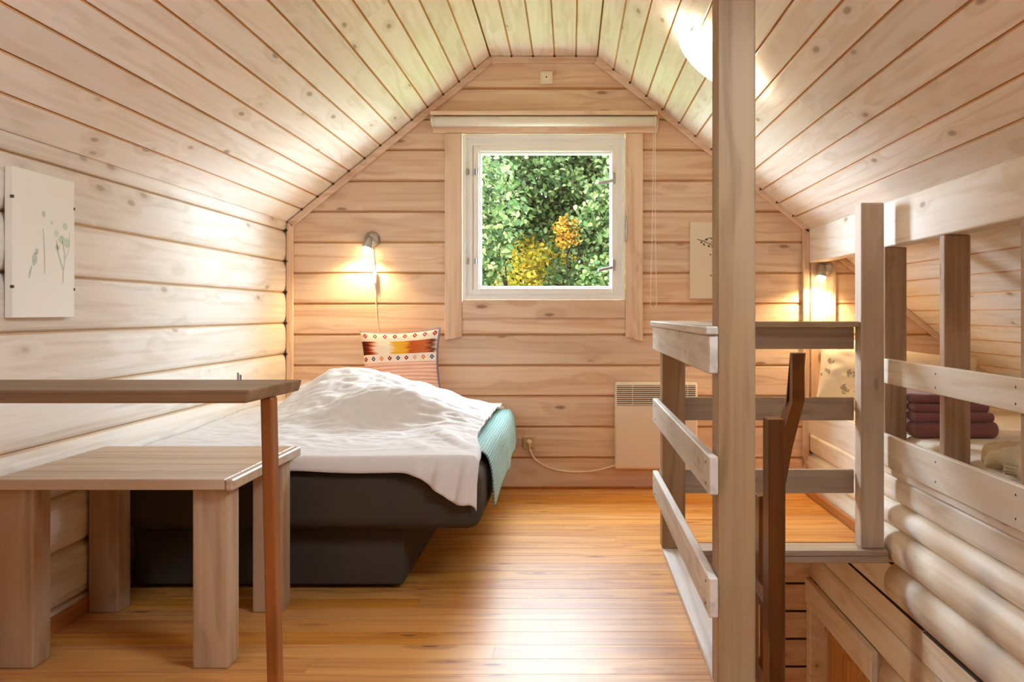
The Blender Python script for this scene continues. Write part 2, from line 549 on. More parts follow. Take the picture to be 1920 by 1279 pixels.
def leafprint_mat():
    m, nt, b = new_mat('cream_leaf_print_cotton')
    tc = nt.nodes.new('ShaderNodeTexCoord')
    vo = nt.nodes.new('ShaderNodeTexVoronoi')
    vo.inputs['Scale'].default_value = 5.0
    nt.links.new(tc.outputs['UV'], vo.inputs['Vector'])
    nz = nt.nodes.new('ShaderNodeTexNoise')
    nz.inputs['Scale'].default_value = 9.0
    nt.links.new(tc.outputs['UV'], nz.inputs['Vector'])
    f = mth(nt, 'MULTIPLY', maprange(nt, vo.outputs['Distance'], 0.34, 0.40, 1, 0), maprange(nt, nz.outputs[0], 0.46, 0.52))
    nt.links.new(mixrgb(nt, f, srgb('#EFE6D4'), srgb('#A9A28E')), b.inputs['Base Color'])
    b.inputs['Roughness'].default_value = 0.9
    return m
M['leafprint'] = leafprint_mat()

LEAF = 0.115
def leaf_mat(name, stops, gloss=0.45, gain=1.0):
    m, nt, b = new_mat(name)
    g = nt.nodes.new('ShaderNodeNewGeometry')
    c = ramp(nt, g.outputs['Random Per Island'], stops)
    c = mixrgb(nt, 1.0, c, (LEAF * 1.12 * gain, LEAF * gain, LEAF * 0.72 * gain, 1), 'MULTIPLY')
    nt.links.new(c, b.inputs['Base Color'])
    b.inputs['Roughness'].default_value = gloss
    b.inputs['Specular IOR Level'].default_value = 0.06
    tl = nt.nodes.new('ShaderNodeBsdfTranslucent')
    nt.links.new(c, tl.inputs[0])
    mx = nt.nodes.new('ShaderNodeMixShader')
    mx.inputs[0].default_value = 0.3
    nt.links.new(b.outputs[0], mx.inputs[1]); nt.links.new(tl.outputs[0], mx.inputs[2])
    nt.links.new(mx.outputs[0], nt.nodes['Material Output'].inputs[0])
    return m
M['leaf'] = leaf_mat('green_leaves', [(0, '#33502A'), (0.3, '#54803E'), (0.55, '#769E50'), (0.8, '#A4BE66'), (0.93, '#C2CE80'), (1.0, '#D8B060')])
M['leaf_pale'] = leaf_mat('pale_green_leaves', [(0, '#3C6038'), (0.4, '#6E9A58'), (0.75, '#A2C084'), (1.0, '#CCDCA2')])
M['leaf_yellow'] = leaf_mat('yellow_leaves', [(0, '#A8B03A'), (0.4, '#DCCB44'), (0.8, '#FFE25A'), (1.0, '#FFC850')], gain=2.2)
M['leaf_orange'] = leaf_mat('orange_leaves', [(0, '#A87A2E'), (0.4, '#D8A23A'), (0.8, '#E0A83C'), (1.0, '#D08040')], gain=1.8)
M['grass'] = plain('rough_grass', '#5A7A3A', 0.95, bump=0.6, bscale=20.0, var=0.5)

# ------------------------------------------------------------------ the room's measures
XL, XR = -1.454, 1.221            # left wall, plane of the bunk front
YB, YF = 5.213, -1.6              # gable wall, rear wall
ZL, ZR, ZT = 1.366, 1.331, 2.214  # eaves and flat ceiling
XT0, XT1 = -0.4116, 0.137         # flat ceiling strip
SL = 0.8148                       # roof slope
XK = 2.24                         # knee wall behind the bunk
PITCH = 0.1578
XO0, XO1, YO0, YO1 = 0.435, 1.19, 1.5, 3.77   # stair opening

def board(name, parent, mats, o, ea, eu, ed, a0, a1, u0, u1, t=0.02, c=0.007, chamf=(True, True)):
    """A board: length axis ea from a0(u) to a1(u), width u0..u1, thickness t towards ed, V-cut long edges."""
    o, ea, eu, ed = Vector(o), Vector(ea), Vector(eu), Vector(ed)
    f0 = a0 if callable(a0) else (lambda u: a0)
    f1 = a1 if callable(a1) else (lambda u: a1)
    c0 = c if chamf[0] else 0.0005
    c1 = c if chamf[1] else 0.0005
    prof = [(u0 + 0.0006, 0), (u0 + 0.0006, t - c0), (u0 + c0, t), (u1 - c1, t), (u1 - 0.0006, t - c1), (u1 - 0.0006, 0)]
    vs = [o + ea * f0(u) + eu * u + ed * d for u, d in prof] + [o + ea * f1(u) + eu * u + ed * d for u, d in prof]
    n = len(prof)
    fs = [tuple(range(n))[::-1], tuple(range(n, 2 * n))] + [(i, (i + 1) % n, n + (i + 1) % n, n + i) for i in range(n)]
    mi = [0, 0] + [1, 1, 0, 1, 1, 0]
    bm = bmesh.new()
    bv = [bm.verts.new(v) for v in vs]
    for f, k in zip(fs, mi):
        bm.faces.new([bv[i] for i in f]).material_index = k
    return bm_obj(name, bm, mats, parent)

def structure_boxes(name, boxes, mat):
    bm = bmesh.new()
    for b in boxes:
        add_box(bm, *b)
    return tag(bm_obj(name, bm, mat), kind='structure')

# ---- gable wall with window
WX0, WX1, WZ0, WZ1 = -0.560, 0.283, 0.966, 1.818       # window frame outline
HX0, HX1, HZ0, HZ1 = -0.600, 0.322, 6 * PITCH, 12 * PITCH
wall_back = structure_boxes('wall_back', [
    (XL - 0.2, HX0 + 0.03, YB + 0.001, YB + 0.16, -2.4, 2.5), (HX1 - 0.03, XK + 0.2, YB + 0.001, YB + 0.16, -2.4, 2.5),
    (HX0 + 0.03, HX1 - 0.03, YB + 0.001, YB + 0.16, -2.4, HZ0 + 0.005), (HX0 + 0.03, HX1 - 0.03, YB + 0.001, YB + 0.16, HZ1 - 0.065, 2.5)], M['void'])
def xl(z): return XL if z < ZL else XL + (z - ZL) / SL
def xr(z): return min(XK, XR + (ZR - z) / SL)
TB = 0.02
for k in range(14):
    z0, z1 = k * PITCH, min((k + 1) * PITCH, 2.209)
    spans = [(xl, xr)]
    if z0 >= HZ0 - 1e-6 and z1 <= HZ1 + 1e-6:
        spans = [(xl, lambda u: HX0), (lambda u: HX1, xr)]
    for a, b in spans:
        board('plank', wall_back, [M['wall_x'], M['groove_x']], (0, YB, 0), (1, 0, 0), (0, 0, 1), (0, -1, 0), a, b, z0, z1, TB, 0.008, (k > 0, True))
for k in range(16):
    z1 = -0.06 - k * 0.142
    board('plank', wall_back, [M['wall_x'], M['dark_gap']], (0, YB, 0), (1, 0, 0), (0, 0, 1), (0, -1, 0), XL, XR + 0.05, z1 - 0.142, z1, TB, 0.006)
YS = YB - TB                       # face of the gable wall

# ---- left wall
wall_left = structure_boxes('wall_left', [(XL - 0.2, XL - 0.02, YF - 0.2, YB + 0.2, -2.4, 1.6)], M['void'])
zs = [0.0] + [0.058 + 0.158 * i for i in range(9)] + [ZL + 0.03]
for i in range(len(zs) - 1):
    z0, z1 = zs[i], min(zs[i + 1], ZL + 0.02)
    if z1 - z0 < 0.01: continue
    n = 8
    prof = []
    ts = [0.0, 0.035, 0.08, 0.2, 0.5, 0.8, 0.92, 0.965, 1.0]
    for t, d in zip(ts, [0.004, 0.0105, 0.015, 0.020, 0.022, 0.020, 0.015, 0.0105, 0.004]):
        prof.append((z0 + 0.0008 + (z1 - z0 - 0.0016) * t, d))
    vs = [(XL - 0.022 + d, y, z) for y in (YF, YB) for z, d in prof] + [(XL - 0.03, y, z) for y in (YF, YB) for z in (z0, z1)]
    m_ = n + 1
    fs = [(j, j + 1, m_ + j + 1, m_ + j) for j in range(n)]
    fs += [tuple(range(m_)) + (2 * m_ + 1, 2 * m_), tuple(range(m_, 2 * m_))[::-1] + (2 * m_ + 2, 2 * m_ + 3), (2 * m_, 2 * m_ + 1, 2 * m_ + 3, 2 * m_ + 2)]
    bm = bmesh.new()
    bv = [bm.verts.new(v) for v in vs]
    for q, f in enumerate(fs):
        bm.faces.new([bv[i_] for i_ in f]).material_index = 1 if q in (0, n - 1) else 0
    bm_obj('plank', bm, [M['left'], M['groove_left']], wall_left)
structure_boxes('wall_left_lower', [(XL - 0.02, XL, YF, YB, -2.4, -0.06)], M['void'])

# ---- ceiling: sloping sides and flat strip of narrow boards
def quadslab(bm, p, q, y0, y1, th):
    d = Vector((q[0] - p[0], 0, q[1] - p[1])).normalized()
    n = Vector((-d.z, 0, d.x))
    if n.z < 0: n = -n
    a = [Vector((p[0], 0, p[1])), Vector((q[0], 0, q[1]))]
    c8 = []
    for off in (0.0, th):
        for v, y in ((a[0], y0), (a[1], y0), (a[1], y1), (a[0], y1)):
            w = v + n * off
            c8.append((w.x, y, w.z))
    add_hexa(bm, c8)
bm = bmesh.new()
lift = 0.022
zk = ZR - SL * (XK - XR)
SKY_ROWS, SKY_Y0, SKY_Y1 = (5, 8), 1.05, 1.75       # invented roof window in the right slope, added unseen for fill daylight
def onslope(s_, h=0.0):
    return (XT1 + s_ * 0.7753 + h * 0.6317, ZT + lift * 1.3 - s_ * 0.6317 + h * 0.7753)
LSL = math.hypot(XK - XT1, ZT - zk)
sA, sB = LSL / 25 * SKY_ROWS[0], LSL / 25 * (SKY_ROWS[1] + 1)
for p, q, ya, yb in (((XL - 0.1, ZL - 0.1 * SL + lift * 1.3), (XT0, ZT + lift * 1.3), YF - 0.2, YB + 0.35),
                     ((XT0 - 0.02, ZT + lift), (XT1 + 0.02, ZT + lift), YF - 0.2, YB + 0.35),
                     (onslope(0), onslope(sA), YF - 0.2, YB + 0.35), (onslope(sB), onslope(LSL + 0.15), YF - 0.2, YB + 0.35),
                     (onslope(sA), onslope(sB), YF - 0.2, SKY_Y0), (onslope(sA), onslope(sB), SKY_Y1, YB + 0.35)):
    quadslab(bm, p, q, ya, yb, 0.15)
ceiling = tag(bm_obj('ceiling', bm, M['void']), kind='structure')
def ceil_rows(p, q, n, rnd, hole=None):
    p, q = Vector((p[0], 0, p[1])), Vector((q[0], 0, q[1]))
    L = (q - p).length
    eu = (q - p) / L
    ed = Vector((-eu.z, 0, eu.x))
    if ed.z > 0: ed = -ed
    w = L / n
    for i in range(n):
        cuts = [YF] + ([rnd.uniform(2.3, 4.4)] if rnd.random() < 0.55 else []) + [YB]
        spans = list(zip(cuts[:-1], cuts[1:]))
        if hole and hole[0] <= i <= hole[1]:
            spans = [(YF, SKY_Y0), (SKY_Y1, cuts[1])] + spans[1:]
        for a, b in spans:
            board('plank', ceiling, [M['ceil'], M['groove']], p - ed * 0.018, (0, 1, 0), eu, ed, a + (0.001 if a > YF else 0), b, i * w, (i + 1) * w, 0.018, 0.0045)
rc = random.Random(3)
ceil_rows((XL, ZL), (XT0, ZT), 13, rc)
ceil_rows((XT0, ZT), (XT1, ZT), 5, rc)
ceil_rows((XT1, ZT), (XK, zk), 25, rc, SKY_ROWS)
fill_roof_window = empty('fill_window', (0.7, 1.4, 1.8), kind='structure')  # added opening that lets in fill light, never in view
bm = bmesh.new()
for a, b, ya, yb in ((sA, sA + 0.05, SKY_Y0, SKY_Y1), (sB - 0.05, sB, SKY_Y0, SKY_Y1), (sA + 0.05, sB - 0.05, SKY_Y0, SKY_Y0 + 0.05), (sA + 0.05, sB - 0.05, SKY_Y1 - 0.05, SKY_Y1)):
    quadslab(bm, onslope(a, 0.04), onslope(b, 0.04), ya, yb, 0.08)
bm_obj('window_frame', bm, M['white_paint'], fill_roof_window)
bm = bmesh.new()
quadslab(bm, onslope(sA + 0.04, 0.09), onslope(sB - 0.04, 0.09), SKY_Y0 + 0.04, SKY_Y1 - 0.04, 0.005)
bm_obj('pane', bm, M['glass'], fill_roof_window)

# ---- floor
floor_o = structure_boxes('floor', [(XL - 0.1, XO0 - 0.01, YF, YO1 + 0.1, -0.06, -0.02), (XL - 0.1, XR + 0.02, YO1 + 0.02, YB, -0.032, -0.02), (XO0 - 0.02, XR, YF, YO0, -0.06, -0.02)], M['void'])
pw = 0.112
y = YB
rf = random.Random(11)
while y > YF + 0.05:
    y0 = max(YF, y - pw)
    x1 = XR if (y0 >= YO1 + 0.1 or y <= YO0) else 0.35
    cuts = [XL] + ([rf.uniform(-1.0, 0.2)] if rf.random() < 0.5 else []) + [x1]
    for a, b in zip(cuts[:-1], cuts[1:]):
        board('plank', floor_o, [M['floor'], M['floor']], (0, 0, -0.02), (1, 0, 0), (0, 1, 0), (0, 0, 1), a + 0.0005, b, y0, y, 0.02, 0.0012)
    y = y0
structure_boxes('floor_lower', [(XL - 0.2, XK + 0.2, YF - 0.2, YB + 0.1, -2.5, -2.38)], M['floor'])

# ---- rear wall behind the camera
structure_boxes('wall_rear', [(XL - 0.2, XK + 0.2, YF - 0.15, YF, -2.4, 2.5)], M['wall_x'])

def ring(name, x0, x1, z0, z1, w, y0, y1, mat, parent, bevel=0.002):
    bm = bmesh.new()
    add_box(bm, x0, x0 + w, y0, y1, z0, z1, bevel)
    add_box(bm, x1 - w, x1, y0, y1, z0, z1, bevel)
    add_box(bm, x0 + w, x1 - w, y0, y1, z0, z0 + w, bevel)
    add_box(bm, x0 + w, x1 - w, y0, y1, z1 - w, z1, bevel)
    return bm_obj(name, bm, mat, parent)

# ---- right side: log wall under the bunk and down to the lower storey
wall_right = structure_boxes('wall_right', [
    (XR + 0.06, XR + 0.2, YF, YB, -0.62, 0.215), (XR + 0.06, XR + 0.2, YF, 3.95, -2.4, -0.62), (XR + 0.06, XR + 0.2, 5.12, YB, -2.4, -0.62),
    (XR + 0.15, XR + 0.25, 3.8, YB, -2.4, -0.5)], M['void'])
structure_boxes('wall_right_upper', [(XR, XR + 0.2, YF, 1.09, 0.30, 1.34)], M['wall_x'])
def log(z0, z1, y0, y1, bulge, pw_=2.4, xb=XR + 0.06, base=XR, cap=0.0):
    n = 12
    prof = []
    for j in range(n + 1):
        t = j / n
        prof.append((z0 + 0.0015 + (z1 - z0 - 0.003) * t, base + 0.012 - bulge * (1 - abs(2 * t - 1) ** pw_) ** 0.8))
    ys = [y0 + (y1 - y0) * i / 20 for i in range(21)]
    vs, fs = [], []
    for yy in ys:
        dx = 0.004 * noise.noise((yy * 1.3, z0 * 9, 1.0))
        for z, x in prof:
            vs.append((x + dx, yy, z))
        vs.append((xb, yy, z1 - 0.0015)); vs.append((xb, yy, z0 + 0.0015))
    m_ = n + 3
    for i in range(20):
        for j in range(m_):
            fs.append((i * m_ + j, i * m_ + (j + 1) % m_, (i + 1) * m_ + (j + 1) % m_, (i + 1) * m_ + j))
    fs.append(tuple(range(m_))); fs.append(tuple(range(20 * m_, 21 * m_)))
    bm = bmesh.new()
    bv = [bm.verts.new(v) for v in vs]
    for f in fs:
        ff = bm.faces.new([bv[i] for i in f])
        ff.smooth = len(f) == 4
    o = bm_obj('log', bm, M['log'], wall_right)
    o.data.polygons.foreach_set('use_smooth', [len(p.vertices) == 4 for p in o.data.polygons])
    return o
log(0.186, 0.287, YF, YB - 0.03, 0.014, 6)
log(0.090, 0.184, YF, YB - 0.03, 0.034)
log(-0.050, 0.088, YF, YB - 0.03, 0.046)
log(-0.200, -0.052, YF, 3.86, 0.040)
LW = [M['log'], M['dark_gap']]
board('plank', wall_right, LW, (XR + 0.03, 0, 0), (0, 1, 0), (0, 0, 1), (-1, 0, 0), 3.515, YB - 0.03, -0.310, -0.2005, 0.03, 0.004)
board('plank', wall_right, LW, (XR + 0.03, 0, 0), (0, 1, 0), (0, 0, 1), (-1, 0, 0), YF, 3.508, -0.310, -0.2005, 0.034, 0.004)
board('plank', wall_right, LW, (XR + 0.06, 0, 0), (0, 1, 0), (0, 0, 1), (-1, 0, 0), 3.87, YB - 0.03, -0.200, -0.060, 0.055, 0.004)
log(-0.46, -0.312, YF, YB - 0.03, 0.012, 5)
log(-0.615, -0.462, YF, 3.96, 0.030, 3)
for k in range(11):
    log(-0.77 - 0.155 * k, -0.617 - 0.155 * k, YF, 3.96, 0.030, 3)
# door in the lower storey's right wall
door1 = empty('door_1', (XR, 4.6, -2.38), kind='structure')
box('head_casing', XR - 0.022, XR + 0.008, 4.05, YB - 0.025, -0.578, -0.455, M['log'], door1, 0.003)
box('jamb_casing', XR - 0.015, XR + 0.14, 5.10, YB - 0.026, -2.38, -0.58, M['log'], door1, 0.003)
box('jamb_casing', XR - 0.015, XR + 0.14, 3.965, 4.06, -2.38, -0.58, M['log'], door1, 0.003)
box('lintel', XR + 0.009, XR + 0.14, 4.062, 5.098, -0.60, -0.465, M['log'], door1, 0.002)
leaf = box('door_leaf', XR + 0.075, XR + 0.10, 4.07, 5.09, -2.37, -0.61, M['door'], door1, 0.002)
for i in range(6):
    yy = 4.10 + i * 0.163
    box('door_board', XR + 0.063, XR + 0.076, yy, yy + 0.155, -2.3, -0.70, M['door'], leaf, 0.004)
box('top_rail', XR + 0.055, XR + 0.075, 4.07, 5.09, -0.70, -0.61, M['door'], leaf, 0.003)

# ---- bunk niche: back board, knee wall, end wall, floor
structure_boxes('wall_niche', [(XK, XK + 0.2, 1.0, YB, 0.2, 0.7), (XR + 0.1, XK, 0.95, 1.1, 0.2, 1.4)], M['void'])
nw = bpy.data.objects['wall_niche']
for i in range(2):
    board('plank', nw, [M['ceil'], M['groove']], (XK, 0, 0), (0, 1, 0), (0, 0, 1), (-1, 0, 0), 1.1, YB - 0.02, 0.30 + i * 0.11, 0.30 + (i + 1) * 0.11, 0.018, 0.0045)
structure_boxes('floor_bunk', [(XR + 0.03, XK, 1.1, YB - 0.02, 0.22, 0.286)], M['void'])

# ---- trims along the gable wall's corners
tr = 0
def trim(builder, *a):
    global tr
    tr += 1
    o = builder('trim_%d' % tr, *a)
    return tag(o, kind='structure')
YT = YS - 0.022
trim(box, XL + 0.001, XL + 0.036, YT, YS - 0.0005, 0.0, ZL - 0.008, M['wall_z'], None, 0.004)
def slope_trim(name, p, q, w):
    d = Vector((q[0] - p[0], 0, q[1] - p[1])).normalized()
    n = Vector((d.z, 0, -d.x))
    if n.z > 0: n = -n
    a, b = Vector((p[0], 0, p[1])), Vector((q[0], 0, q[1]))
    c8 = []
    for off in (w, 0.001):
        for v, yy in ((a, YT), (b, YT), (b, YS - 0.0005), (a, YS - 0.0005)):
            t = v + n * off
            c8.append((t.x, yy, t.z))
    return hexa(name, c8, M['wall_x'], None, 0.004)
trim(slope_trim, (XL + 0.005, ZL), (XT0, ZT), 0.036)
trim(slope_trim, (XT0 + 0.004, ZT), (XT1 - 0.004, ZT), 0.036)
trim(slope_trim, (XT1, ZT), (XR + 0.02, ZR), 0.036)
trim(box, XR - 0.036, XR - 0.001, YT, YS - 0.0005, 0.0, ZR - 0.0, M['wall_z'], None, 0.004)
trim(box, XR + 0.006, XR + 0.137, YT + 0.006, YS - 0.0005, 0.29, ZR - 0.125, M['wall_z'], None, 0.004)
trim(slope_trim, (XR + 0.14, ZR - SL * 0.14), (XK - 0.02, zk + 0.02), 0.03)
bm = bmesh.new()
def notch(x, z, ux, uz, w=0.0075, dep=0.011):
    u = Vector((ux, 0, uz)).normalized()
    n_ = Vector((-u.z, 0, u.x))
    if n_.dot(Vector((-x - 0.1, 0, 1.0 - z))) < 0: n_ = -n_
    c = Vector((x, YT - 0.003, z)) + n_ * 0.0006
    A = [c - u * w, c + u * w, c + n_ * 0.0 + n_ * dep]
    lo = [bm.verts.new(v) for v in A]
    hi = [bm.verts.new(v + Vector((0, 0.004, 0))) for v in A]
    bm.faces.new(lo); bm.faces.new(hi[::-1])
    for i in range(3):
        bm.faces.new((lo[i], lo[(i + 1) % 3], hi[(i + 1) % 3], hi[i]))
for n_rows, p, q in ((13, (XL, ZL), (XT0, ZT)), (5, (XT0, ZT), (XT1, ZT)), (13, (XT1, ZT), (XR, ZR))):
    for i in range(1, n_rows):
        f = i / n_rows
        notch(p[0] + (q[0] - p[0]) * f, p[1] + (q[1] - p[1]) * f, q[0] - p[0], q[1] - p[1])
for z in zs[4:-1]:
    notch(XL, z, 0, 1, 0.010, 0.010)
gaps = bm_obj('joint_gaps', bm, M['dark_gap'], ceiling)
gaps['kind'] = 'stuff'
# floor edging and skirting
trim(box, 0.345, XO0 + 0.004, YO0, YO1 + 0.11, 0.0005, 0.02, M['edge_y'], None, 0.003)
trim(box, XO0 - 0.012, XO0 + 0.004, YO0, YO1, -0.12, 0.0, M['rail_y'], None, 0.002)
bm = bmesh.new()
add_box(bm, XO0 + 0.005, 1.176, YO1 - 0.022, YO1 + 0.11, 0.0005, 0.02, 0.003)
add_box(bm, XO0 + 0.005, 1.180, YO1 - 0.014, YO1 + 0.015, -0.028, 0.0, 0.003)
tr += 1
tag(bm_obj('trim_%d' % tr, bm, M['rail_x']), kind='structure')
def base(name, *a):
    return tag(box(name, *a), kind='structure')
base('baseboard_left', XL + 0.0005, XL + 0.006, YF, YB - 0.05, 0.0, 0.05, M['skirt_x'], None, 0.003)
base('baseboard_right', XR - 0.055, XR - 0.036, YO1 + 0.115, YB - 0.05, 0.0, 0.04, M['skirt_x'], None, 0.003)
base('baseboard_back', XL + 0.04, XR - 0.06, YS - 0.012, YS - 0.0005, 0.0, 0.012, M['skirt_x'], None, 0.002)

# ---- window in the gable wall
win = empty('window_1', (-0.14, YS, WZ0), kind='structure')
def px(x0, x1, ytop, ybot, Y=YS):
    k = Y / FPX
    return (x0 - VPX) * k, (x1 - VPX) * k, CAMZ - (ybot - VPY) * k, CAMZ - (ytop - VPY) * k
fx0, fx1, fz0, fz1 = px(867.5, 1171.5, 253.5, 562)
ring('window_frame', fx0, fx1, fz0, fz1, 0.020, YS - 0.020, YS + 0.10, M['white_paint'], win)
ring('frame_step', fx0 + 0.020, fx1 - 0.020, fz0 + 0.020, fz1 - 0.020, 0.028, YS - 0.006, YS + 0.10, M['white_paint'], win)
ring('frame_inner', fx0 + 0.035, fx1 - 0.035, fz0 + 0.033, fz1 - 0.038, 0.018, YS - 0.012, YS + 0.03, M['white_paint'], win)
sx0, sx1, sz0, sz1 = px(888, 1157, 274, 551)
ring('seal', sx0 - 0.004, sx1 + 0.004, sz0 - 0.004, sz1 + 0.004, 0.02, YS - 0.002, YS + 0.05, M['seal'], win)
sash = ring('sash', sx0, sx1, sz0, sz1, 0.030, YS - 0.014, YS + 0.05, M['white_paint'], win, 0.004)
gx0, gx1, gz0, gz1 = px(902, 1145, 289, 537)
ring('glazing_bead', sx0 + 0.028, sx1 - 0.026, sz0 + 0.028, sz1 - 0.030, 0.012, YS - 0.004, YS + 0.04, M['white_paint'], sash, 0.004)
box('pane', sx0 + 0.03, sx1 - 0.03, YS + 0.018, YS + 0.023, sz0 + 0.03, sz1 - 0.03, M['glass'], sash, 0)
for yy in (322, 490):
    for xx in (876, 892):
        p = P(xx, yy, YS - 0.016)
        bm = bmesh.new()
        add_tube(bm, [p + Vector((0, 0, -0.016)), p + Vector((0, 0, 0.016))], 0.006, 8)
        add_box(bm, p.x - 0.009, p.x + 0.009, p.y + 0.001, p.y + 0.006, p.z - 0.012, p.z + 0.012)
        bm_obj('hinge', bm, M['chrome'], win)
for yy in (341, 504):
    a, b = P(1150, yy - 3, YS - 0.03), P(1121, yy + 3, YS - 0.03)
    bm = bmesh.new()
    dz = Vector((0, 0, 0.008))
    add_hexa(bm, [b - dz, a - dz, a - dz + Vector((0, 0.012, 0)), b - dz + Vector((0, 0.012, 0)), b + dz, a + dz, a + dz + Vector((0, 0.012, 0)), b + dz + Vector((0, 0.012, 0))], 0.003)
    add_box(bm, a.x - 0.006, a.x + 0.010, a.y + 0.004, a.y + 0.017, a.z - 0.018, a.z + 0.040, 0.003)
    bm_obj('window_catch', bm, M['chrome'], sash)
a, b = P(1173.5, 408, YS - 0.028), P(1173.5, 450, YS - 0.028)
bm = bmesh.new()
add_tube(bm, spline([a + Vector((0, 0.012, 0.004)), a, a - Vector((-0.004, 0, 0.03)), b + Vector((0.004, 0, 0.03)), b, b + Vector((-0.004, 0.012, -0.002))]), 0.0035, 8)
add_tube(bm, [a + Vector((0, 0.010, 0)), a + Vector((0, -0.004, 0))], 0.008, 10)
add_tube(bm, [b + Vector((0, 0.010, 0)), b + Vector((0, -0.004, 0))], 0.008, 10)
bm_obj('stay_hook', bm, M['chrome'], win, True)
# wooden casings
def casing_v(x0p, x1p, ztop, zin, zout, inner_right):
    x0, x1, _, _ = px(x0p, x1p, 0, 1)
    zi, zo = CAMZ - (zin - VPY) * YS / FPX, CAMZ - (zout - VPY) * YS / FPX
    zt = CAMZ - (ztop - VPY) * YS / FPX
    zl_, zr_ = (zi, zo) if not inner_right else (zo, zi)
    return ('casing', [(x0, zl_), (x1, zr_), (x1, zt), (x0, zt)])
for a in (casing_v(834.5, 866.5, 251, 632, 638, True), casing_v(1172.5, 1205, 251, 632, 641, False)):
    trim(lambda n, pts: prism(n, pts, 'y', YS - 0.020, YS - 0.0005, M['wall_z'], None, 0.003), a[1])
x0, x1, z0, z1 = px(867, 1172, 563, 596)
trim(box, x0, x1, YS - 0.016, YS - 0.0005, z0, z1, M['wall_x'], None, 0.003)
x0, x1, z0, z1 = px(810, 1236, 216, 250.5)
trim(lambda n: prism(n, [(x0 + 0.008, z0), (x1 - 0.008, z0), (x1, z1), (x0, z1)], 'y', YS - 0.028, YS - 0.0005, M['wall_x'], None, 0.003))
x0, x1, z0, z1 = px(807, 1234, 208, 216, YS - 0.075)
trim(box, x0, x1, YS - 0.085, YS - 0.0005, z0 + 0.001, z1, M['wall_x'], None, 0.003)

# ------------------------------------------------------------------ posts, railing, bunk front
def apply_beam():
    o = tag(box('trim_beam', XR - 0.002, XR + 0.07, 1.0, YB - 0.026, 1.157, ZR - 0.004, M['ceil'], None, 0.004), kind='structure')
    return o
apply_beam()
BX0, BX1, BY0, BY1 = 0.340, 0.429, 2.35, 2.437
zt0, zt1 = ZT - SL * (BX0 - XT1) - 0.002, ZT - SL * (BX1 - XT1) - 0.002
tag(hexa('support_post', [(BX0, BY0, 0.0205), (BX1, BY0, 0.0205), (BX1, BY1, 0.0205), (BX0, BY1, 0.0205),
                          (BX0, BY0, zt0), (BX1, BY0, zt1), (BX1, BY1, zt1), (BX0, BY1, zt0)], M['post'], None, 0.004),
    'tall square brown-washed post from the stair opening up to the sloping ceiling', 'post')
SY0, SY1 = 3.78, 3.866
rail = empty('stair_railing', (0.385, SY0, 0.0205), 'grey-washed wooden railing of flat bars round the stair opening', 'railing')
box('post', 0.341, 0.428, SY0, SY1, 0.0205, 0.845, M['post'], rail, 0.004)
pr = box('post', 1.084, 1.170, SY0, SY1, 0.0205, 1.312, M['post_pale'], rail, 0.004)
tag(pr, 'taller post that stands beside the bunk')
NAILS = []
def nails(parent, pts, axis):
    for p in pts:
        p = Vector(p)
        ax = Vector(axis)
        lathe('nail_head', [(0.0, 0.0012), (0.0035, 0.001), (0.004, -0.001)], p, ax, M['nail'], parent, 6)
for z0, z1 in ((0.480, 0.570), (0.198, 0.290)):
    b_ = box('side_rail', 0.318, 0.3395, 2.33, 3.93, z0, z1, M['rail_y'], rail, 0.003)
    nails(b_, [(0.3178, yy, z) for yy in (2.385, 3.82) for z in (z0 + 0.02, z1 - 0.02)], (-1, 0, 0))
box('side_apron', 0.318, 0.3395, 2.335, 3.93, 0.759, 0.848, M['rail_y'], rail, 0.003)
box('cap_board', 0.310, 0.3395, 2.33, 2.72, 0.849, 0.869, M['rail_y'], rail, 0.003)
box('cap_board', 0.310, 0.460, 2.723, 3.95, 0.849, 0.869, M['rail_y'], rail, 0.003)
for z0, z1 in ((0.490, 0.578), (0.212, 0.302), (0.762, 0.847)):
    box('back_rail', 0.3405, 1.082, SY1 + 0.001, SY1 + 0.022, z0, z1, M['rail_x'], rail, 0.003)
box('cap_board', 0.4605, 1.083, SY0 + 0.012, SY1 + 0.055, 0.8485, 0.868, M['rail_x'], rail, 0.003)

bunk = empty('bunk_railing', (XR, 3.0, 0.29), 'pale wooden bunk front with upright boards and one flat rail', 'railing')
box('front_board', XR - 0.022, XR - 0.0005, 1.2, 3.95, 0.316, 0.437, M['log'], bunk, 0.003)
box('front_strip', XR - 0.012, XR + 0.010, 1.2, 3.95, 0.2885, 0.3155, M['log'], bunk, 0.002)
box('front_board', XR - 0.010, XR - 0.0005, 3.951, YB - 0.03, 0.2885, 0.43, M['log'], bunk, 0.003)
rl = box('rail', XR - 0.022, XR - 0.0005, 1.2, 3.90, 0.632, 0.725, M['log'], bunk, 0.003)
fb = [o for o in bunk.children if o.name.startswith('front_board')][0]
for yy in (3.94, 3.31, 2.706, 2.10, 1.5):
    box('baluster', XR, XR + 0.086, yy, yy + 0.045, 0.2885, 1.156, M['bal'], bunk, 0.003)
for yy in (3.33, 2.73):
    nails(rl, [(XR - 0.0222, yy, z) for z in (0.655, 0.70)], (-1, 0, 0))
    nails(fb, [(XR - 0.0222, yy, z) for z in (0.345, 0.41)], (-1, 0, 0))

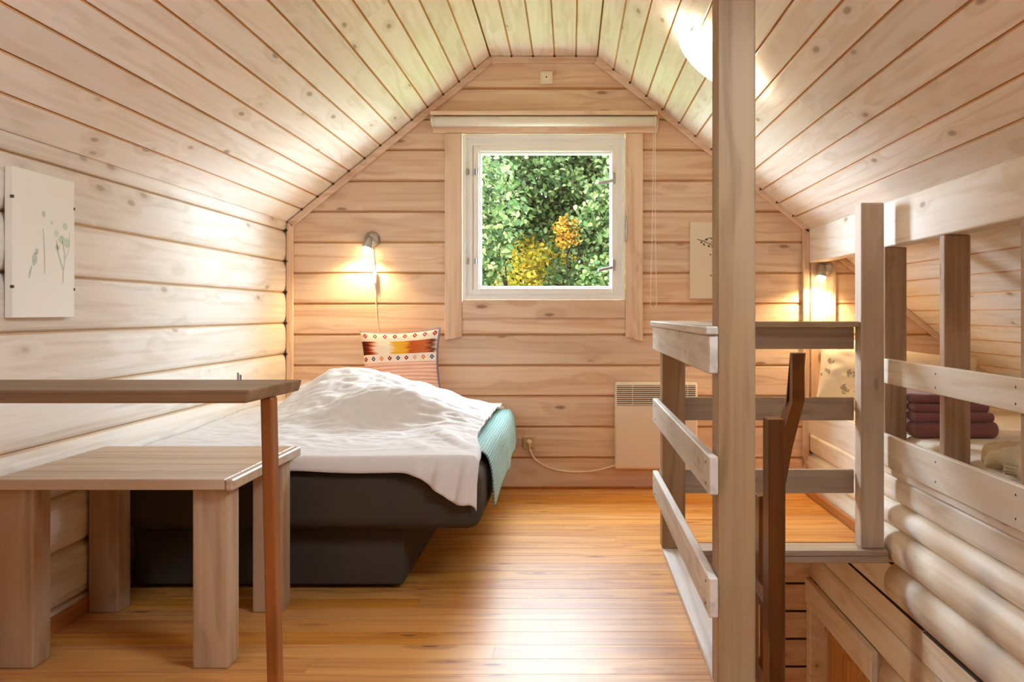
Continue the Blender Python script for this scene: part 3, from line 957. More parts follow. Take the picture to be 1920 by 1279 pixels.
# stair ladder in the opening, dark stained
lad = empty('loft_ladder', (0.61, 3.1, -2.38), 'dark brown stained ladder with a bent grab handle in the stair opening', 'ladder')
YA = 3.0
def pxq(pts, Y):
    return [((x - VPX) / FPX * Y, CAMZ - (y - VPY) / FPX * Y) for x, y in pts]
box('stile', (1441 - VPX) / FPX * YA, (1473 - VPX) / FPX * YA, YA, YA + 0.09, -2.38, CAMZ - (787 - VPY) / FPX * YA, M['ladder'], lad, 0.003)
box('stile', (1423 - VPX) / FPX * 3.45, (1441 - VPX) / FPX * 3.45, 3.45, 3.54, -2.38, CAMZ - (931 - VPY) / FPX * 3.45, M['ladder'], lad, 0.003)
for i in range(8):
    z = 0.0 - i * 0.28
    box('rung', 0.600, 0.634, YA + 0.09, 3.45, z - 0.03, z, M['ladder'], lad, 0.003)
# bent handle: its front face turns edge-on, its left face runs back along the stair
yh = YA + 0.094
front = pxq([(1486, 663), (1508.5, 663), (1509, 750), (1486, 840), (1473, 910), (1472.5, 1010), (1452, 1010), (1452, 870), (1486, 754)], yh)
bm = bmesh.new()
f0 = [bm.verts.new((x, yh, z)) for x, z in front]
yh2 = yh + 0.11
back = [bm.verts.new((x + 0.016 * (1 if i in (1, 2) else 0.2), yh2 - (0.06 if z > 0.75 else 0.0), z + 0.001)) for i, (x, z) in enumerate(front)]
n = len(front)
for i in range(n):
    bm.faces.new((f0[i], f0[(i + 1) % n], back[(i + 1) % n], back[i]))
bm.faces.new(f0[::-1]); bm.faces.new(back)
bmesh.ops.triangulate(bm, faces=[f for f in bm.faces if len(f.verts) > 4])
bm_obj('grab_handle', bm, M['ladder'], lad)

# ------------------------------------------------------------------ low table and desk at the left
tab = empty('low_table', (-1.14, 2.86, 0), 'low square taupe wooden table with thick square legs by the left wall', 'table')
TX0, TX1, TY0, TY1, TZ0, TZ1 = XL + 0.003, -0.843, 2.53, 3.165, 0.4575, 0.4845
nb = 5
for i in range(nb):
    a = TY0 + (TY1 - TY0) * i / nb
    b = TY0 + (TY1 - TY0) * (i + 1) / nb
    box('top_board', TX0, TX1 - 0.021, a + 0.0006, b - 0.0006, TZ0, TZ1, M['table_x'], tab, 0.0022)
box('end_trim', TX1 - 0.020, TX1, TY0 - 0.002, TY1 + 0.002, TZ0 - 0.003, TZ1 - 0.0006, M['table_x'], tab, 0.004)
for x0, yy in ((-0.956, 2.56), (XL + 0.0065, 2.56), (-0.955, 3.04), (XL + 0.0065, 3.04)):
    box('leg', x0, x0 + 0.09, yy, yy + 0.088, 0.0, TZ0 - 0.0005, M['table_z'], tab, 0.005, 2)

desk = empty('narrow_desk', (-1.03, 2.16, 0), 'narrow brown wooden desk board on one thin orange-brown leg', 'desk')
hexa('top', [(XL + 0.001, 2.0, 0.7216), (-0.640, 2.0, 0.7216), (-0.622, 2.32, 0.7216), (XL + 0.001, 2.32, 0.7216),
             (XL + 0.001, 2.0, 0.7477), (-0.635, 2.0, 0.7477), (-0.614, 2.32, 0.7477), (XL + 0.001, 2.32, 0.7477)], M['desk'], desk, 0.004, 2)
hexa('leg', [(-0.639, 2.14, 0.0), (-0.616, 2.14, 0.0), (-0.616, 2.185, 0.0), (-0.639, 2.185, 0.0),
             (-0.656, 2.14, 0.721), (-0.632, 2.14, 0.721), (-0.632, 2.185, 0.721), (-0.656, 2.185, 0.721)], M['desk_leg'], desk, 0.003)
pin = empty('metal_hook', (-0.752, 2.3, 0.748), 'two small grey metal pins at the back edge of the brown desk', 'hook')
bm = bmesh.new()
for dx, h in ((0, 0.017), (0.006, 0.012)):
    add_tube(bm, [(-0.755 + dx, 2.3, 0.7478), (-0.755 + dx, 2.3, 0.7478 + h)], 0.0022, 8)
bm_obj('pin', bm, M['chrome'], pin)

# ------------------------------------------------------------------ bed
bed = empty('bed', (-0.87, 4.2, 0), 'charcoal upholstered box bed under white bedding in the left corner', 'bed')
def rounded(name, x0, x1, y0, y1, z0, z1, r, mat, parent, seg=4):
    o = box(name, x0, x1, y0, y1, z0, z1, mat, parent, r, seg)
    o.data.polygons.foreach_set('use_smooth', [True] * len(o.data.polygons))
    return o
rounded('base', XL + 0.03, -0.545, 3.30, 5.05, 0.012, 0.209, 0.012, M['bed'], bed, 2)
for x in (-1.36, -0.60):
    for yy in (3.36, 4.95):
        lathe('foot', [(0.0, 0.0), (0.02, 0.0), (0.02, 0.0125), (0.0, 0.0125)], (x, yy, 0), (0, 0, 1), M['bed'], bed, 12)
rounded('box_spring', XL + 0.02, -0.285, 3.205, YS - 0.03, 0.21, 0.405, 0.045, M['bed'], bed, 5)
rounded('mattress_topper', XL + 0.025, -0.335, 3.235, YS - 0.035, 0.4055, 0.428, 0.010, M['sheet'], bed, 3)

def sstep(a, b, x):
    t = max(0.0, min(1.0, (x - a) / (b - a)))
    return t * t * (3 - 2 * t)
def interp(tab_, x):
    if x <= tab_[0][0]: return tab_[0][1]
    for (a, fa), (b, fb_) in zip(tab_[:-1], tab_[1:]):
        if x <= b:
            return fa + (fb_ - fa) * sstep(a, b, x)
    return tab_[-1][1]
RIDGE = [(-1.44, 0.02), (-1.26, 0.06), (-1.15, 0.145), (-1.042, 0.198), (-0.924, 0.196), (-0.829, 0.175), (-0.687, 0.135), (-0.568, 0.098), (-0.45, 0.055), (-0.308, 0.012), (-0.2, 0.0)]
DY = 3.215                          # front edge of the bed top
def duvet(u, v):
    xe = -0.335 + 0.050 * sstep(3.75, 3.3, 4.97 - v * 1.8) + 0.008 * noise.noise((v * 9, 3.1, 0))
    ef = 0.055 + 0.012 * noise.noise((u * 5, 0, 9)) 
    x = (XL + 0.012) + u * (xe - XL - 0.012)
    ef += 0.105 * sstep(-0.56, -0.34, x) ** 1.5
    yb = 4.99 + 0.02 * noise.noise((x * 4, 1, 1))
    y = yb + v * (DY - ef - yb)
    z = 0.442
    # heaps of the rumpled duvet
    z += interp(RIDGE, x) * math.exp(-((y - 4.5) / (0.36 if y > 4.5 else 0.42)) ** 2)
    b2 = 0.115 * math.exp(-((x + 0.70) / 0.23) ** 2)
    crest = 3.98 + 0.10 * (x + 0.7)
    z += b2 * (math.exp(-((y - crest) / 0.11) ** 2) if y < crest else math.exp(-((y - crest) / 0.2) ** 2))
    z += 0.028 * math.exp(-((x + 0.45) / 0.10) ** 2 - ((y - 3.75) / 0.28) ** 2)
    on = sstep(DY - 0.02, DY + 0.25, y)
    z += on * 0.012 * sstep(-0.62, -0.42, x) * max(0, math.sin((x * 0.9 + y * 0.5) * 42)) * math.exp(-((y - 3.45) / 0.25) ** 2)
    # creases
    q = Vector((x * 5.0 + 1.5 * noise.noise((x * 2, y * 2, 5)), y * 11.0, 0.3))
    cr = 1 - abs(noise.noise(q)) * 2.0
    cr2 = 1 - abs(noise.noise(Vector((x * 13 + y * 6, y * 24 - x * 5, 2.0)))) * 2.0
    amt = 0.35 + 1.0 * math.exp(-((y - 4.15) / 0.45) ** 2) * sstep(-1.25, -0.95, x)
    z += on * amt * (0.011 * max(0, cr) + 0.009 * max(0, cr2)) + 0.004 * noise.noise((x * 3, y * 3, 1))
    # hang over the front and the right edge
    of = max(0.0, DY - y)
    if of > 0:
        k = 0.022 * (1 - math.exp(-of / 0.022))
        fold = 0.012 * noise.noise((x * 9, 4.4, of * 3)) * min(1, of / 0.05) + 0.016 * sstep(-0.55, -0.4, x) * max(0, math.sin(x * 75 + of * 14)) * min(1, of / 0.06)
        y = DY - k - 0.10 * of - abs(fold)
        z -= (of - k) * 1.0 + 0.4 * k
    orr = max(0.0, x + 0.315)
    if orr > 0:
        k = 0.03 * (1 - math.exp(-orr / 0.03))
        x = -0.315 + k + 0.05 * orr + 0.006 * noise.noise((y * 12, 2, 2)) * min(1, orr / 0.02)
        z -= (orr - k) * 1.2 + 0.3 * k
    return (x, y, z)
tag(grid_obj('duvet', duvet, 170, 200, M['sheet'], None, 0.006), 'rumpled white duvet heaped on the charcoal bed', 'duvet')
def mint(u, v):
    y = 3.44 + v * 1.50 + 0.01 * noise.noise((u * 3, v * 5, 1))
    over_max = 0.215 + 0.012 * noise.noise((v * 6, 0, 3)) - 0.03 * sstep(0.6, 1.0, v)
    s = -0.20 + u * (0.20 + over_max)
    x, z = -0.305 + s, 0.4325
    if s > 0:
        k = 0.035 * (1 - math.exp(-s / 0.035))
        x = -0.305 + k + 0.05 * s + 0.007 * noise.noise((y * 5, s * 4, 7)) * min(1, s / 0.08)
        z = 0.4325 - (s - k) - 0.25 * k
    return (x, y, z)
tag(grid_obj('mint_blanket', mint, 40, 90, M['mint'], None, 0.005), 'mint green waffle blanket hanging over the right side of the bed', 'blanket')

def cushion(name, c, wx, h, thick, rotz, tilt, roll, mat, label, cat='cushion', pinch=0.07, group=None):
    n = 28
    Rm = Matrix.Rotation(rotz, 4, 'Z') @ Matrix.Rotation(tilt, 4, 'X') @ Matrix.Rotation(roll, 4, 'Y')
    vs, uvs, fs = [], [], []
    c = Vector(c)
    for side in (-1, 1):
        for i in range(n):
            for j in range(n):
                u, v = 2 * i / (n - 1) - 1, 2 * j / (n - 1) - 1
                t = ((1 - abs(u) ** 2.6) * (1 - abs(v) ** 2.6)) ** 0.55
                x = u * (1 - pinch * (1 - v * v)) * wx / 2
                z = v * (1 - pinch * (1 - u * u)) * h / 2
                wr = 0.006 * noise.noise((u * 2.5 + 3, v * 5, 3 * c.x)) * (1 - max(abs(u), abs(v)) ** 4)
                d = side * (t * thick / 2 + wr + 0.0025)
                vs.append(c + Rm @ Vector((x, d, z)))
                uvs.append(((u + 1) / 2, (v + 1) / 2))
    for s in (0, 1):
        o_ = s * n * n
        for i in range(n - 1):
            for j in range(n - 1):
                q = (o_ + i * n + j, o_ + (i + 1) * n + j, o_ + (i + 1) * n + j + 1, o_ + i * n + j + 1)
                fs.append(q if s == 0 else q[::-1])
    rim = [(i, 0) for i in range(n)] + [(n - 1, j) for j in range(1, n)] + [(i, n - 1) for i in range(n - 2, -1, -1)] + [(0, j) for j in range(n - 2, 0, -1)]
    for k in range(len(rim)):
        a = rim[k][0] * n + rim[k][1]
        b = rim[(k + 1) % len(rim)][0] * n + rim[(k + 1) % len(rim)][1]
        fs.append((b, a, n * n + a, n * n + b))
    return tag(mesh_obj(name, vs, fs, mat, None, None, True, None, uvs), label, cat, group)
cushion('cushion', (-0.842, 5.045, 0.637), 0.405, 0.37, 0.13, 0.05, -0.14, -0.045, M['cushion'], 'patterned cushion with orange, yellow and pink bands against the gable wall', pinch=0.10)

# ------------------------------------------------------------------ bunk bedding
tag(rounded('bunk_mattress', XR + 0.09, XK - 0.03, 1.15, YS - 0.03, 0.287, 0.420, 0.03, M['sheet2'], None, 4), 'cream covered mattress lying in the bunk niche', 'mattress')
cushion('pillow', (1.405, 5.05, 0.60), 0.34, 0.36, 0.12, -0.15, -0.22, 0.1, M['leafprint'], 'cream pillow with grey leaf print under the bunk lamp', 'pillow')
cushion('pillow', (1.735, 4.92, 0.572), 0.50, 0.29, 0.15, 0.05, -0.30, 0.12, M['sheet2'], 'plain white pillow leaning at the far end of the bunk', 'pillow')

def lump(name, x0, x1, y0, y1, z0, z1, mat, label, cat, seed, amp=0.02, f=6.0, r=0.35):
    bm = bmesh.new()
    bmesh.ops.create_icosphere(bm, subdivisions=5, radius=1.0)
    for v in bm.verts:
        p = v.co.copy()
        q = Vector([math.copysign(abs(c) ** r, c) for c in p])
        w = Vector(((x0 + x1) / 2 + q.x * (x1 - x0) / 2, (y0 + y1) / 2 + q.y * (y1 - y0) / 2, (z0 + z1) / 2 + q.z * (z1 - z0) / 2))
        nn = (1 - abs(noise.noise(w * f + Vector((seed, 0, 0)))) * 2) * amp + noise.noise(w * f * 2.3 + Vector((0, seed, 0))) * amp * 0.5
        w += p * nn
        w.z = max(w.z, z0)
        v.co = w
    return bm, label, cat
def lump_obj(name, *a, **k):
    mat = a[6]
    bm, label, cat = lump(name, *a, **k)
    return tag(bm_obj(name, bm, mat, None, True), label, cat)
lump_obj('crumpled_throw', 1.31, 1.56, 2.72, 3.28, 0.4205, 0.475, M['throw'], 'crumpled cream throw on the bunk mattress near the front board', 'blanket', 4.0, amp=0.03, f=11.0, r=0.6)
# folded mauve blanket: flat folds lying on each other
bm = bmesh.new()
rp = random.Random(5)
zc = 0.4205
for i, (h, dx) in enumerate(((0.062, 0.0), (0.036, 0.015), (0.036, 0.03), (0.034, 0.02))):
    t = bmesh.new()
    x0, x1, y0, y1 = 1.316, 1.64 - dx, 3.86 + 0.012 * i, 4.26
    add_box(t, x0, x1, y0, y1, zc, zc + h, h * 0.42, 4)
    bmesh.ops.subdivide_edges(t, edges=[e for e in t.edges if e.calc_length() > 0.08], cuts=14, use_grid_fill=True)
    for v in t.verts:
        v.co.z += 0.005 * noise.noise(v.co * 9 + Vector((i, 0, 0)))
        v.co.y -= 0.008 * noise.noise(Vector((v.co.x * 8, i * 3.0, v.co.z * 20)))
        v.co.z = max(v.co.z, 0.4205)
    _merge(bm, t)
    zc += h * 0.97
tag(bm_obj('folded_blanket', bm, M['purple'], None, True), 'folded mauve blanket stacked on the bunk mattress', 'blanket')

# ------------------------------------------------------------------ things on the gable wall
def wall_lamp(base_px, bulb_px, cord_px, Y, label, switch_px, energy):
    bx = P(*base_px, Y)
    bx.y = Y
    r = empty('wall_lamp', bx, label, 'lamp', 'small metal wall lamps')
    lathe('base', [(0.0, 0.045), (0.012, 0.044), (0.026, 0.038), (0.038, 0.022), (0.041, 0.0)], bx, (0, -1, 0), M['chrome'], r)
    bp = P(*bulb_px, Y - 0.06)
    d = Vector((-0.2, -0.25, -1)).normalized()
    hd = lathe('spot_head', [(0.0, -0.062), (0.012, -0.060), (0.016, -0.04), (0.022, -0.02), (0.027, 0.004), (0.025, 0.004), (0.02, -0.016)], bp, d, M['chrome'], r)
    tube('arm', [bx + Vector((0, -0.03, 0)), bx + Vector((-0.004, -0.055, 0.012)), bp - d * 0.055], 0.006, M['chrome'], r, 8)
    lathe('bulb', [(0.0, 0.026), (0.012, 0.023), (0.021, 0.012), (0.022, -0.004), (0.012, -0.018), (0.0, -0.019)], bp, d, M['bulb'], hd)
    pts = [P(x, y, Y - 0.008) for x, y in cord_px]
    co = tube('cord', spline(pts, 6), 0.0024, M['cord'], r, 6)
    if switch_px:
        s = P(*switch_px, Y - 0.014)
        rounded('switch', s.x - 0.010, s.x + 0.010, s.y - 0.010, s.y + 0.010, s.z - 0.034, s.z + 0.034, 0.008, M['white_plastic'], r, 3)
    l = light('wall_lamp_bulb_light', 'SPOT', bp + d * 0.045, energy, (1.0, 0.66, 0.30), (0, 0, 0), spot_size=math.radians(150), spot_blend=0.7, shadow_soft_size=0.015)
    l.rotation_euler = Vector((-0.1, 0.05, -1)).to_track_quat('-Z', 'Y').to_euler()
    return r
M['bulb'] = plain('lit_bulb', '#FFF4DC', 0.3, emit='#FFE2A6', estr=40.0)
wall_lamp((698, 449), (688, 464), [(699, 460), (701, 485), (702.5, 505)] + [(703, 520), (704.5, 560), (707, 600), (712, 640), (714, 690)], YS,
          'small round metal wall lamp with a cord, lit above the patterned cushion', (703, 521), 9.0)
wall_lamp((1546, 503), (1540, 518), [(1541, 520), (1541, 545), (1540, 572), (1540, 596), (1540, 640), (1540, 700), (1540, 745)], YT + 0.006,
          'small round metal wall lamp, lit in the bunk niche behind the beam', (1540, 598), 13.0)

# roller blind
bl = empty('roller_blind', (-0.13, YS - 0.05, 1.89), 'white roller blind rolled up above the window', 'blind')
c0, c1 = P(812, 227.5, YS - 0.055), P(1228, 227.5, YS - 0.055)
tube('roll', [c0, c1], 0.0255, M['white_plastic'], bl, 24)
for c, s in ((c0, -1), (c1, 1)):
    lathe('end_cap', [(0.0, 0.008), (0.022, 0.008), (0.027, 0.002), (0.027, -0.004)], c, (s, 0, 0), M['white_plastic'], bl)
    box('bracket', c.x + s * 0.009 - 0.003, c.x + s * 0.009 + 0.003, c.y - 0.02, YS - 0.0285, c.z - 0.016, c.z + 0.016, M['chrome'], bl, 0.001)
ch = []
for x, y in ((1225.5, 230), (1224.5, 330), (1222.5, 450), (1219.5, 560), (1221, 575), (1225, 580.5), (1229, 575), (1231, 560), (1229, 450), (1228.5, 330), (1228.5, 230)):
    ch.append(P(x, y, YS - 0.045))
tube('pull_chain', spline(ch, 6), 0.0019, M['white_plastic'], bl, 6)

# small cream box with a sensor hole
x0, x1, z0, z1 = px(1013.5, 1036, 135.5, 158)
sb = empty('sensor_box', ((x0 + x1) / 2, YS, z0), 'small square cream sensor box high under the ceiling', 'sensor')
box('body', x0, x1, YS - 0.022, YS - 0.0003, z0, z1, M['cream_plastic'], sb, 0.003)
box('cover', x0 + 0.008, x1 - 0.008, YS - 0.027, YS - 0.022, z0 + 0.008, z1 - 0.008, M['cream_plastic'], sb, 0.002)
lathe('hole', [(0.0, 0.0005), (0.004, 0.0005), (0.004, -0.001)], ((x0 + x1) / 2, YS - 0.027, (z0 + z1) / 2), (0, -1, 0), M['seal'], sb, 12)

# pictures
def flat_poly(name, pts3, mat, parent, th):
    """thin flat shape with a little thickness"""
    bm = bmesh.new()
    th = Vector(th)
    a = [bm.verts.new(p) for p in pts3]
    b = [bm.verts.new(Vector(p) + th) for p in pts3]
    n = len(a)
    bm.faces.new(a); bm.faces.new(b[::-1])
    for i in range(n):
        bm.faces.new((a[i], a[(i + 1) % n], b[(i + 1) % n], b[i]))
    return bm_obj(name, bm, mat, parent)
def print_marks(parent, to3, th, strokes, blobs, mat_s, mat_b):
    """strokes: lists of 2D points with half widths; blobs: (x, y, rx, ry)"""
    bm = bmesh.new()
    for pts, w in strokes:
        for (x0, y0), (x1, y1) in zip(pts[:-1], pts[1:]):
            d = math.hypot(x1 - x0, y1 - y0) or 1
            nx, ny = -(y1 - y0) / d * w, (x1 - x0) / d * w
            bm.faces.new([bm.verts.new(to3(*q)) for q in ((x0 - nx, y0 - ny), (x1 - nx, y1 - ny), (x1 + nx, y1 + ny), (x0 + nx, y0 + ny))])
    bm_obj('printed_stems', bm, mat_s, parent)['kind'] = 'stuff'
    bm = bmesh.new()
    for x, y, rx, ry, an in blobs:
        vs = []
        for k in range(10):
            t = 2 * math.pi * k / 10
            a, b = rx * math.cos(t), ry * math.sin(t)
            vs.append(bm.verts.new(to3(x + a * math.cos(an) - b * math.sin(an), y + a * math.sin(an) + b * math.cos(an))))
        bm.faces.new(vs)
    bm_obj('printed_leaves', bm, mat_b, parent)['kind'] = 'stuff'
pa = empty('picture', (XL, 2.76, 0.89), 'pale botanical print with a faint bird on the left wall', 'picture', 'botanical prints')
PXF = XL + 0.022
box('panel', XL + 0.001, PXF, 2.60, 2.925, 0.888, 1.278, M['canvas'], pa, 0.0015)
for yy in (2.602, 2.923):
    for z in (0.968, 1.20):
        box('clip', XL + 0.016, PXF + 0.0015, yy - 0.004, yy + 0.004, z - 0.004, z + 0.004, M['nail'], pa, 0.001)
def t3(a, b):                       # a along the wall 0..1, b up 0..1
    return (PXF + 0.0006, 2.60 + a * 0.325, 0.888 + b * 0.39)
print_marks(pa, t3, None, [([(0.49, 0.30), (0.48, 0.5), (0.46, 0.62)], 0.006), ([(0.79, 0.25), (0.80, 0.34), (0.71, 0.46), (0.68, 0.55)], 0.006), ([(0.80, 0.34), (0.83, 0.44), (0.78, 0.55)], 0.006), ([(0.83, 0.42), (0.9, 0.5), (0.91, 0.62)], 0.004)],
            [(0.33, 0.40, 0.05, 0.035, 1.0), (0.36, 0.455, 0.028, 0.02, 0.3), (0.26, 0.31, 0.05, 0.014, 1.1), (0.47, 0.72, 0.03, 0.022, 0.0)], M['ink'], M['ink'])
bm = bmesh.new()
for x, y, rx, ry in ((0.68, 0.60, 0.035, 0.025), (0.77, 0.56, 0.05, 0.03), (0.86, 0.54, 0.05, 0.035), (0.83, 0.66, 0.04, 0.025), (0.70, 0.50, 0.04, 0.02), (0.60, 0.67, 0.02, 0.015)):
    bm.faces.new([bm.verts.new(t3(x + rx * math.cos(k * 0.628), y + ry * math.sin(k * 0.628))) for k in range(10)])
bm_obj('printed_flowers', bm, M['ink_green'], pa)['kind'] = 'stuff'
x0, x1, z0, z1 = px(1293, 1392, 417, 560)
pb = empty('picture', (x0, YS, z0), 'cream print with a dark sprig half hidden behind the tall post', 'picture', 'botanical prints')
box('panel', x0, x1, YS - 0.022, YS - 0.0003, z0, z1, M['canvas2'], pb, 0.0015)
k_ = YS / FPX
def t4(a, b): return ((a - VPX) * k_, YS - 0.0226, CAMZ - (b - VPY) * k_)
print_marks(pb, t4, None, [([(1306, 449), (1318, 453), (1330, 458), (1342, 466), (1352, 480), (1354, 510)], 0.7), ([(1318, 453), (1324, 448), (1332, 446)], 0.5), ([(1330, 458), (1336, 452)], 0.5)],
            [(1314, 455, 2.5, 1.5, 0.3), (1319, 459, 2.5, 1.6, 1.0), (1324, 450, 2.6, 1.5, -0.4), (1328, 462, 2.8, 1.8, 0.8), (1333, 448, 2.2, 1.4, 0), (1335, 464, 2.4, 1.8, 0.2), (1340, 459, 2.5, 1.5, 0.3), (1346, 472, 3, 1.8, 0.9), (1331, 478, 2.0, 1.2, 0.2), (1332, 517, 2.0, 1.2, 0.2)], M['ink_dark'], M['ink_dark'])

# panel heater with cord to the socket
x0, x1, z0, z1 = px(1153, 1308, 717, 880, YS - 0.06)
ht = empty('panel_heater', ((x0 + x1) / 2, YS - 0.04, z0), 'white electric panel heater with a top grille on the gable wall', 'heater')
hb = rounded('body', x0, x1, YS - 0.068, YS - 0.012, z0, z1, 0.012, M['heater'], ht, 3)
box('bracket', x0 + 0.06, x1 - 0.06, YS - 0.013, YS - 0.0003, z0 + 0.05, z1 - 0.08, M['chrome'], ht, 0.001)
gx0, gx1, gz0, gz1 = px(1156.5, 1304, 723, 760, YS - 0.07)
box('grille_recess', gx0, gx1, YS - 0.070, YS - 0.066, gz0, gz1, M['heater_dark'], hb, 0)
ns = 10
for i in range(ns):
    z = gz0 + (gz1 - gz0) * (i + 0.5) / ns
    box('slat', gx0 - 0.001, gx1 + 0.001, YS - 0.0745, YS - 0.069, z - 0.0032, z + 0.0022, M['heater'], hb, 0.0008)
for f in (0.2, 0.57, 0.9):
    xx = gx0 + (gx1 - gx0) * f
    box('grille_rib', xx - 0.0015, xx + 0.0015, YS - 0.0738, YS - 0.069, gz0, gz1, M['heater'], hb, 0)
cpts = [(992, 829), (993, 840), (1000, 857), (1015, 870), (1035, 879), (1060, 884), (1090, 885), (1120, 882), (1152, 873), (1165, 868)]
tube('power_cord', spline([P(x, y, YS - (0.035 if i == 0 else 0.012)) for i, (x, y) in enumerate(cpts)], 6), 0.0045, M['cord'], ht, 8)
x0, x1, z0, z1 = px(981, 1004, 817, 841)
so = empty('wall_socket', ((x0 + x1) / 2, YS, z0), 'beige square wall socket beside the foot of the bed', 'socket')
box('plate', x0, x1, YS - 0.014, YS - 0.0003, z0, z1, M['beige_plastic'], so, 0.003)
ring('rim', x0 + 0.006, x1 - 0.006, z0 + 0.006, z1 - 0.006, 0.004, YS - 0.018, YS - 0.013, M['beige_plastic'], so, 0.001)
lathe('plug', [(0.0, 0.024), (0.008, 0.023), (0.013, 0.012), (0.014, 0.0)], P(992, 829, YS - 0.014), (0, -1, 0), M['cord'], so, 16)

# ------------------------------------------------------------------ ceiling lamp on the right slope
M['bowl'] = plain('lit_opal_glass', '#FFF3DA', 0.3, emit='#FFD9A0', estr=3.0)
nrm = Vector((-SL, 0, -1)).normalized()
lx = 0.551
lc = Vector((lx, 3.81, ZT - SL * (lx - XT1)))
cl = empty('ceiling_lamp', lc, 'lit opal glass bowl lamp on the right slope of the ceiling', 'lamp')
lathe('mount', [(0.0, 0.022), (0.04, 0.022), (0.05, 0.012), (0.05, 0.0)], lc, nrm, M['white_plastic'], cl)
rb = 0.163
prof = [(rb * math.sin(t), 0.022 + 0.062 * math.cos(t)) for t in [i / 14 * math.pi / 2 for i in range(15)]]
prof = prof + [(r_ * 0.965, h - 0.003) for r_, h in prof[::-1]]
lathe('bowl', prof, lc, nrm, M['bowl'], cl, 40)
for k in range(3):
    t = 2 * math.pi * k / 3 + 2.4
    a = nrm.cross(Vector((0, 1, 0))).normalized()
    b = nrm.cross(a)
    q = lc + nrm * 0.018 + (a * math.cos(t) + b * math.sin(t)) * (rb + 0.002)
    tube('clip', [q - nrm * 0.016, q + nrm * 0.006, q + nrm * 0.012 - (a * math.cos(t) + b * math.sin(t)) * 0.006], 0.003, M['chrome'], cl, 8)
light('ceiling_lamp_light', 'POINT', lc + nrm * 0.040, 10.0, (1.0, 0.90, 0.78), shadow_soft_size=0.02)
# added fill lights without fixtures: in the lower storey, and unseen behind the camera
light('lower_fill_light', 'POINT', (-0.7, 3.3, -0.6), 14.0, (1.0, 0.72, 0.42), shadow_soft_size=0.09)
light('rear_fill_light', 'POINT', (-1.08, 0.3, 1.5), 7.0, (0.93, 0.96, 1.0), shadow_soft_size=0.12)

# ------------------------------------------------------------------ outside: ground and trees
def ground():
    bm = bmesh.new()
    n = 24
    vs = [[bm.verts.new((-14 + 28 * i / n, 6 + 26 * j / n, -3.2 + 0.15 * noise.noise((i * 0.7, j * 0.7, 0)) + 0.03 * j)) for j in range(n + 1)] for i in range(n + 1)]
    for i in range(n):
        for j in range(n):
            bm.faces.new((vs[i][j], vs[i + 1][j], vs[i + 1][j + 1], vs[i][j + 1]))
    o = bm_obj('ground', bm, M['grass'], None, True)
    tag(o, kind='structure')
ground()
rng = np.random.default_rng(4)
def leaves(name, centres, radii, counts, size, mat, parent):
    """many folded leaves scattered in blobs, joined as one part"""
    pts = []
    for c, r_, k in zip(centres, radii, counts):
        d = rng.normal(size=(k, 3))
        d /= np.linalg.norm(d, axis=1)[:, None]
        rad = rng.random(k) ** 0.45
        pts.append(np.array(c) + d * rad[:, None] * np.array(r_))
    p = np.concatenate(pts)
    n = len(p)
    s = size * (0.6 + 0.8 * rng.random(n))
    a = rng.normal(size=(n, 3)); a[:, 2] -= 0.3
    a /= np.linalg.norm(a, axis=1)[:, None]
    up = rng.normal(size=(n, 3)) * 0.7 + np.array([0, -0.6, 0.7])
    b = np.cross(up, a); b /= np.linalg.norm(b, axis=1)[:, None]
    nn = np.cross(a, b)
    # leaf outline: base, left, tip, right, with a raised keel
    V = np.empty((n, 6, 3))
    V[:, 0] = p - a * s[:, None] * 0.5
    V[:, 1] = p - a * s[:, None] * 0.1 + b * s[:, None] * 0.33 + nn * s[:, None] * 0.10
    V[:, 2] = p + a * s[:, None] * 0.28 + b * s[:, None] * 0.24 + nn * s[:, None] * 0.06
    V[:, 3] = p + a * s[:, None] * 0.55
    V[:, 4] = p + a * s[:, None] * 0.28 - b * s[:, None] * 0.24 + nn * s[:, None] * 0.06
    V[:, 5] = p - a * s[:, None] * 0.1 - b * s[:, None] * 0.33 + nn * s[:, None] * 0.10
    org = p.mean(axis=0)
    verts = (V.reshape(-1, 3) - org)
    base_ = (np.arange(n) * 6)[:, None]
    quads = np.concatenate([base_ + np.array([[0, 3, 2, 1]]), base_ + np.array([[0, 5, 4, 3]])]).astype(np.int32)
    me = bpy.data.meshes.new(name)
    me.vertices.add(len(verts)); me.vertices.foreach_set('co', verts.astype(np.float32).ravel())
    me.loops.add(quads.size); me.loops.foreach_set('vertex_index', quads.ravel())
    me.polygons.add(len(quads))
    me.polygons.foreach_set('loop_start', np.arange(0, quads.size, 4, dtype=np.int32))
    me.update(calc_edges=True)
    me.materials.append(mat)
    o = put(bpy.data.objects.new(name, me), parent, org)
    o['kind'] = 'stuff'
    return o
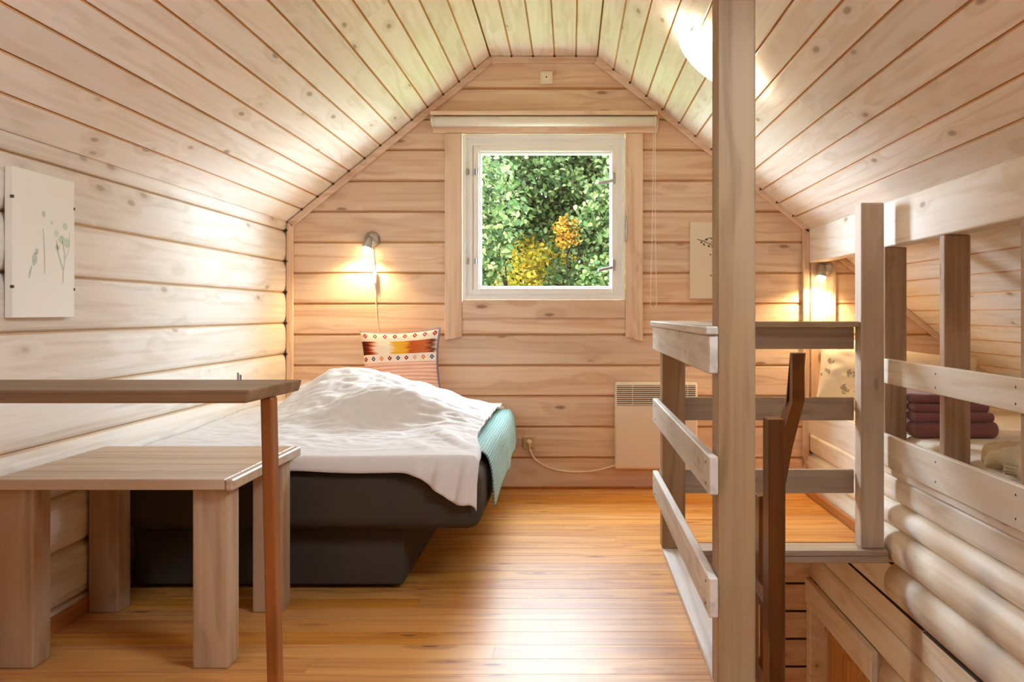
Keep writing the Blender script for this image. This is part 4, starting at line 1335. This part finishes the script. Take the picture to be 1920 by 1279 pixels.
def tree(x, y, zc, r, n, size, mat, label, group, seed, name='tree', stems=4):
    rr = random.Random(seed)
    gz = -3.1
    t = empty(name, (x, y, gz), label, 'tree', group)
    bm = bmesh.new()
    ends = []
    for k in range(stems):
        ang = rr.uniform(0, 6.28)
        top = Vector((x + r[0] * 0.5 * math.cos(ang), y + r[1] * 0.4 * math.sin(ang), zc + r[2] * rr.uniform(0.1, 0.6)))
        mid = Vector((x + 0.12 * math.cos(ang), y + 0.1 * math.sin(ang), (gz + zc) / 2))
        pts = spline([Vector((x + 0.03 * k, y, gz)), mid, (mid + top) / 2 + Vector((rr.uniform(-.3, .3), 0, 0.1)), top], 5)
        add_tube(bm, pts, [0.034 * (1 - 0.85 * i / (len(pts) - 1)) for i in range(len(pts))], 7)
        ends.append(pts)
    bm_obj('trunk', bm, M['bark'], t, True)
    bm = bmesh.new()
    for pts in ends:
        for q in range(7):
            s = pts[rr.randrange(len(pts) // 3, len(pts))]
            e = s + Vector((rr.uniform(-.7, .7) * r[0] * 0.7, rr.uniform(-.7, .3) * r[1], rr.uniform(-0.1, 0.7)))
            pp = spline([s, (s + e) / 2 + Vector((0, 0, rr.uniform(-.08, .12))), e], 4)
            add_tube(bm, pp, [0.014 * (1 - 0.7 * i / (len(pp) - 1)) for i in range(len(pp))], 5)
    bm_obj('branches', bm, M['bark'], t, True)['kind'] = 'stuff'
    nb_ = 84
    cs, rs, ks = [], [], []
    for k in range(nb_):
        d = Vector((rr.gauss(0, 1), rr.gauss(0, 1), rr.gauss(0, 1))).normalized() * rr.random() ** 0.4
        cs.append((x + d.x * r[0], y + d.y * r[1], zc + d.z * r[2]))
        q = rr.uniform(0.22, 0.42)
        rs.append((q, q, q * 0.8))
        ks.append(n // nb_)
    leaves('foliage', cs, rs, ks, size, mat, t)
    return t
G1, G2 = 'broadleaf trees outside the window', 'farther trees outside the window'
spots = [(-2.3, 10.2, 'leaf'), (-1.45, 9.6, 'leaf_pale'), (1.08, 9.9, 'leaf_pale'), (1.9, 10.3, 'leaf')]
tlab = ['dense green tree farthest left outside the window', 'pale green tree just left of the yellow shrub outside', 'pale green tree just right of the yellow shrub outside', 'dense green tree farthest right outside the window']
for i, (x, y, mname) in enumerate(spots):
    tree(x, y, 1.35, (0.95, 0.7, 2.2), 24000, 0.055, M[mname], tlab[i], G1, 20 + i)
tree(-0.15, 10.9, 2.5, (1.1, 0.6, 0.80), 22000, 0.055, M['leaf_pale'], 'tree with pale leaves arching over the yellow shrub outside', None, 40)
for i, x in enumerate((-5.2, -3.4, -1.7, 0.1, 1.8, 3.6, 5.4)):
    tree(x, 14.0 + 0.5 * (i % 2), 1.6, (1.3, 0.8, 2.9), 20000, 0.14, M['leaf'], 'tall green tree farther back outside the window', G2, 60 + i)
tree(-0.32, 11.2, 1.0, (0.42, 0.35, 0.72), 8000, 0.05, M['leaf_yellow'], 'yellow autumn shrub between the green trees outside', None, 90, 'shrub', 6)
tree(0.40, 10.6, 1.0, (0.50, 0.4, 1.0), 16000, 0.05, M['leaf_pale'], 'green bush to the right of the yellow shrub outside', None, 95, 'shrub', 6)
def orange():
    c = P(1063, 436, 10.0)
    t = empty('shrub', (c.x, c.y, -3.1), 'small round clump of orange autumn leaves outside the window', 'shrub')
    tube('stem', spline([(c.x - 0.1, c.y + 1.0, -3.1), (c.x - 0.03, c.y + 0.8, -1), (c.x, c.y + 0.3, c.z - 0.4), (c.x, c.y, c.z)], 6), 0.006, M['bark'], t, 7)
    leaves('foliage', [(c.x + dx, c.y + 0.3 * abs(dz), c.z + dz) for dx, dz in ((0, 0), (-0.07, 0.04), (0.06, 0.07), (0.08, -0.05), (-0.03, -0.09), (0.0, 0.11))], [(0.085, 0.09, 0.075)] * 6, [110] * 6, 0.034, M['leaf_orange'], t)
orange()
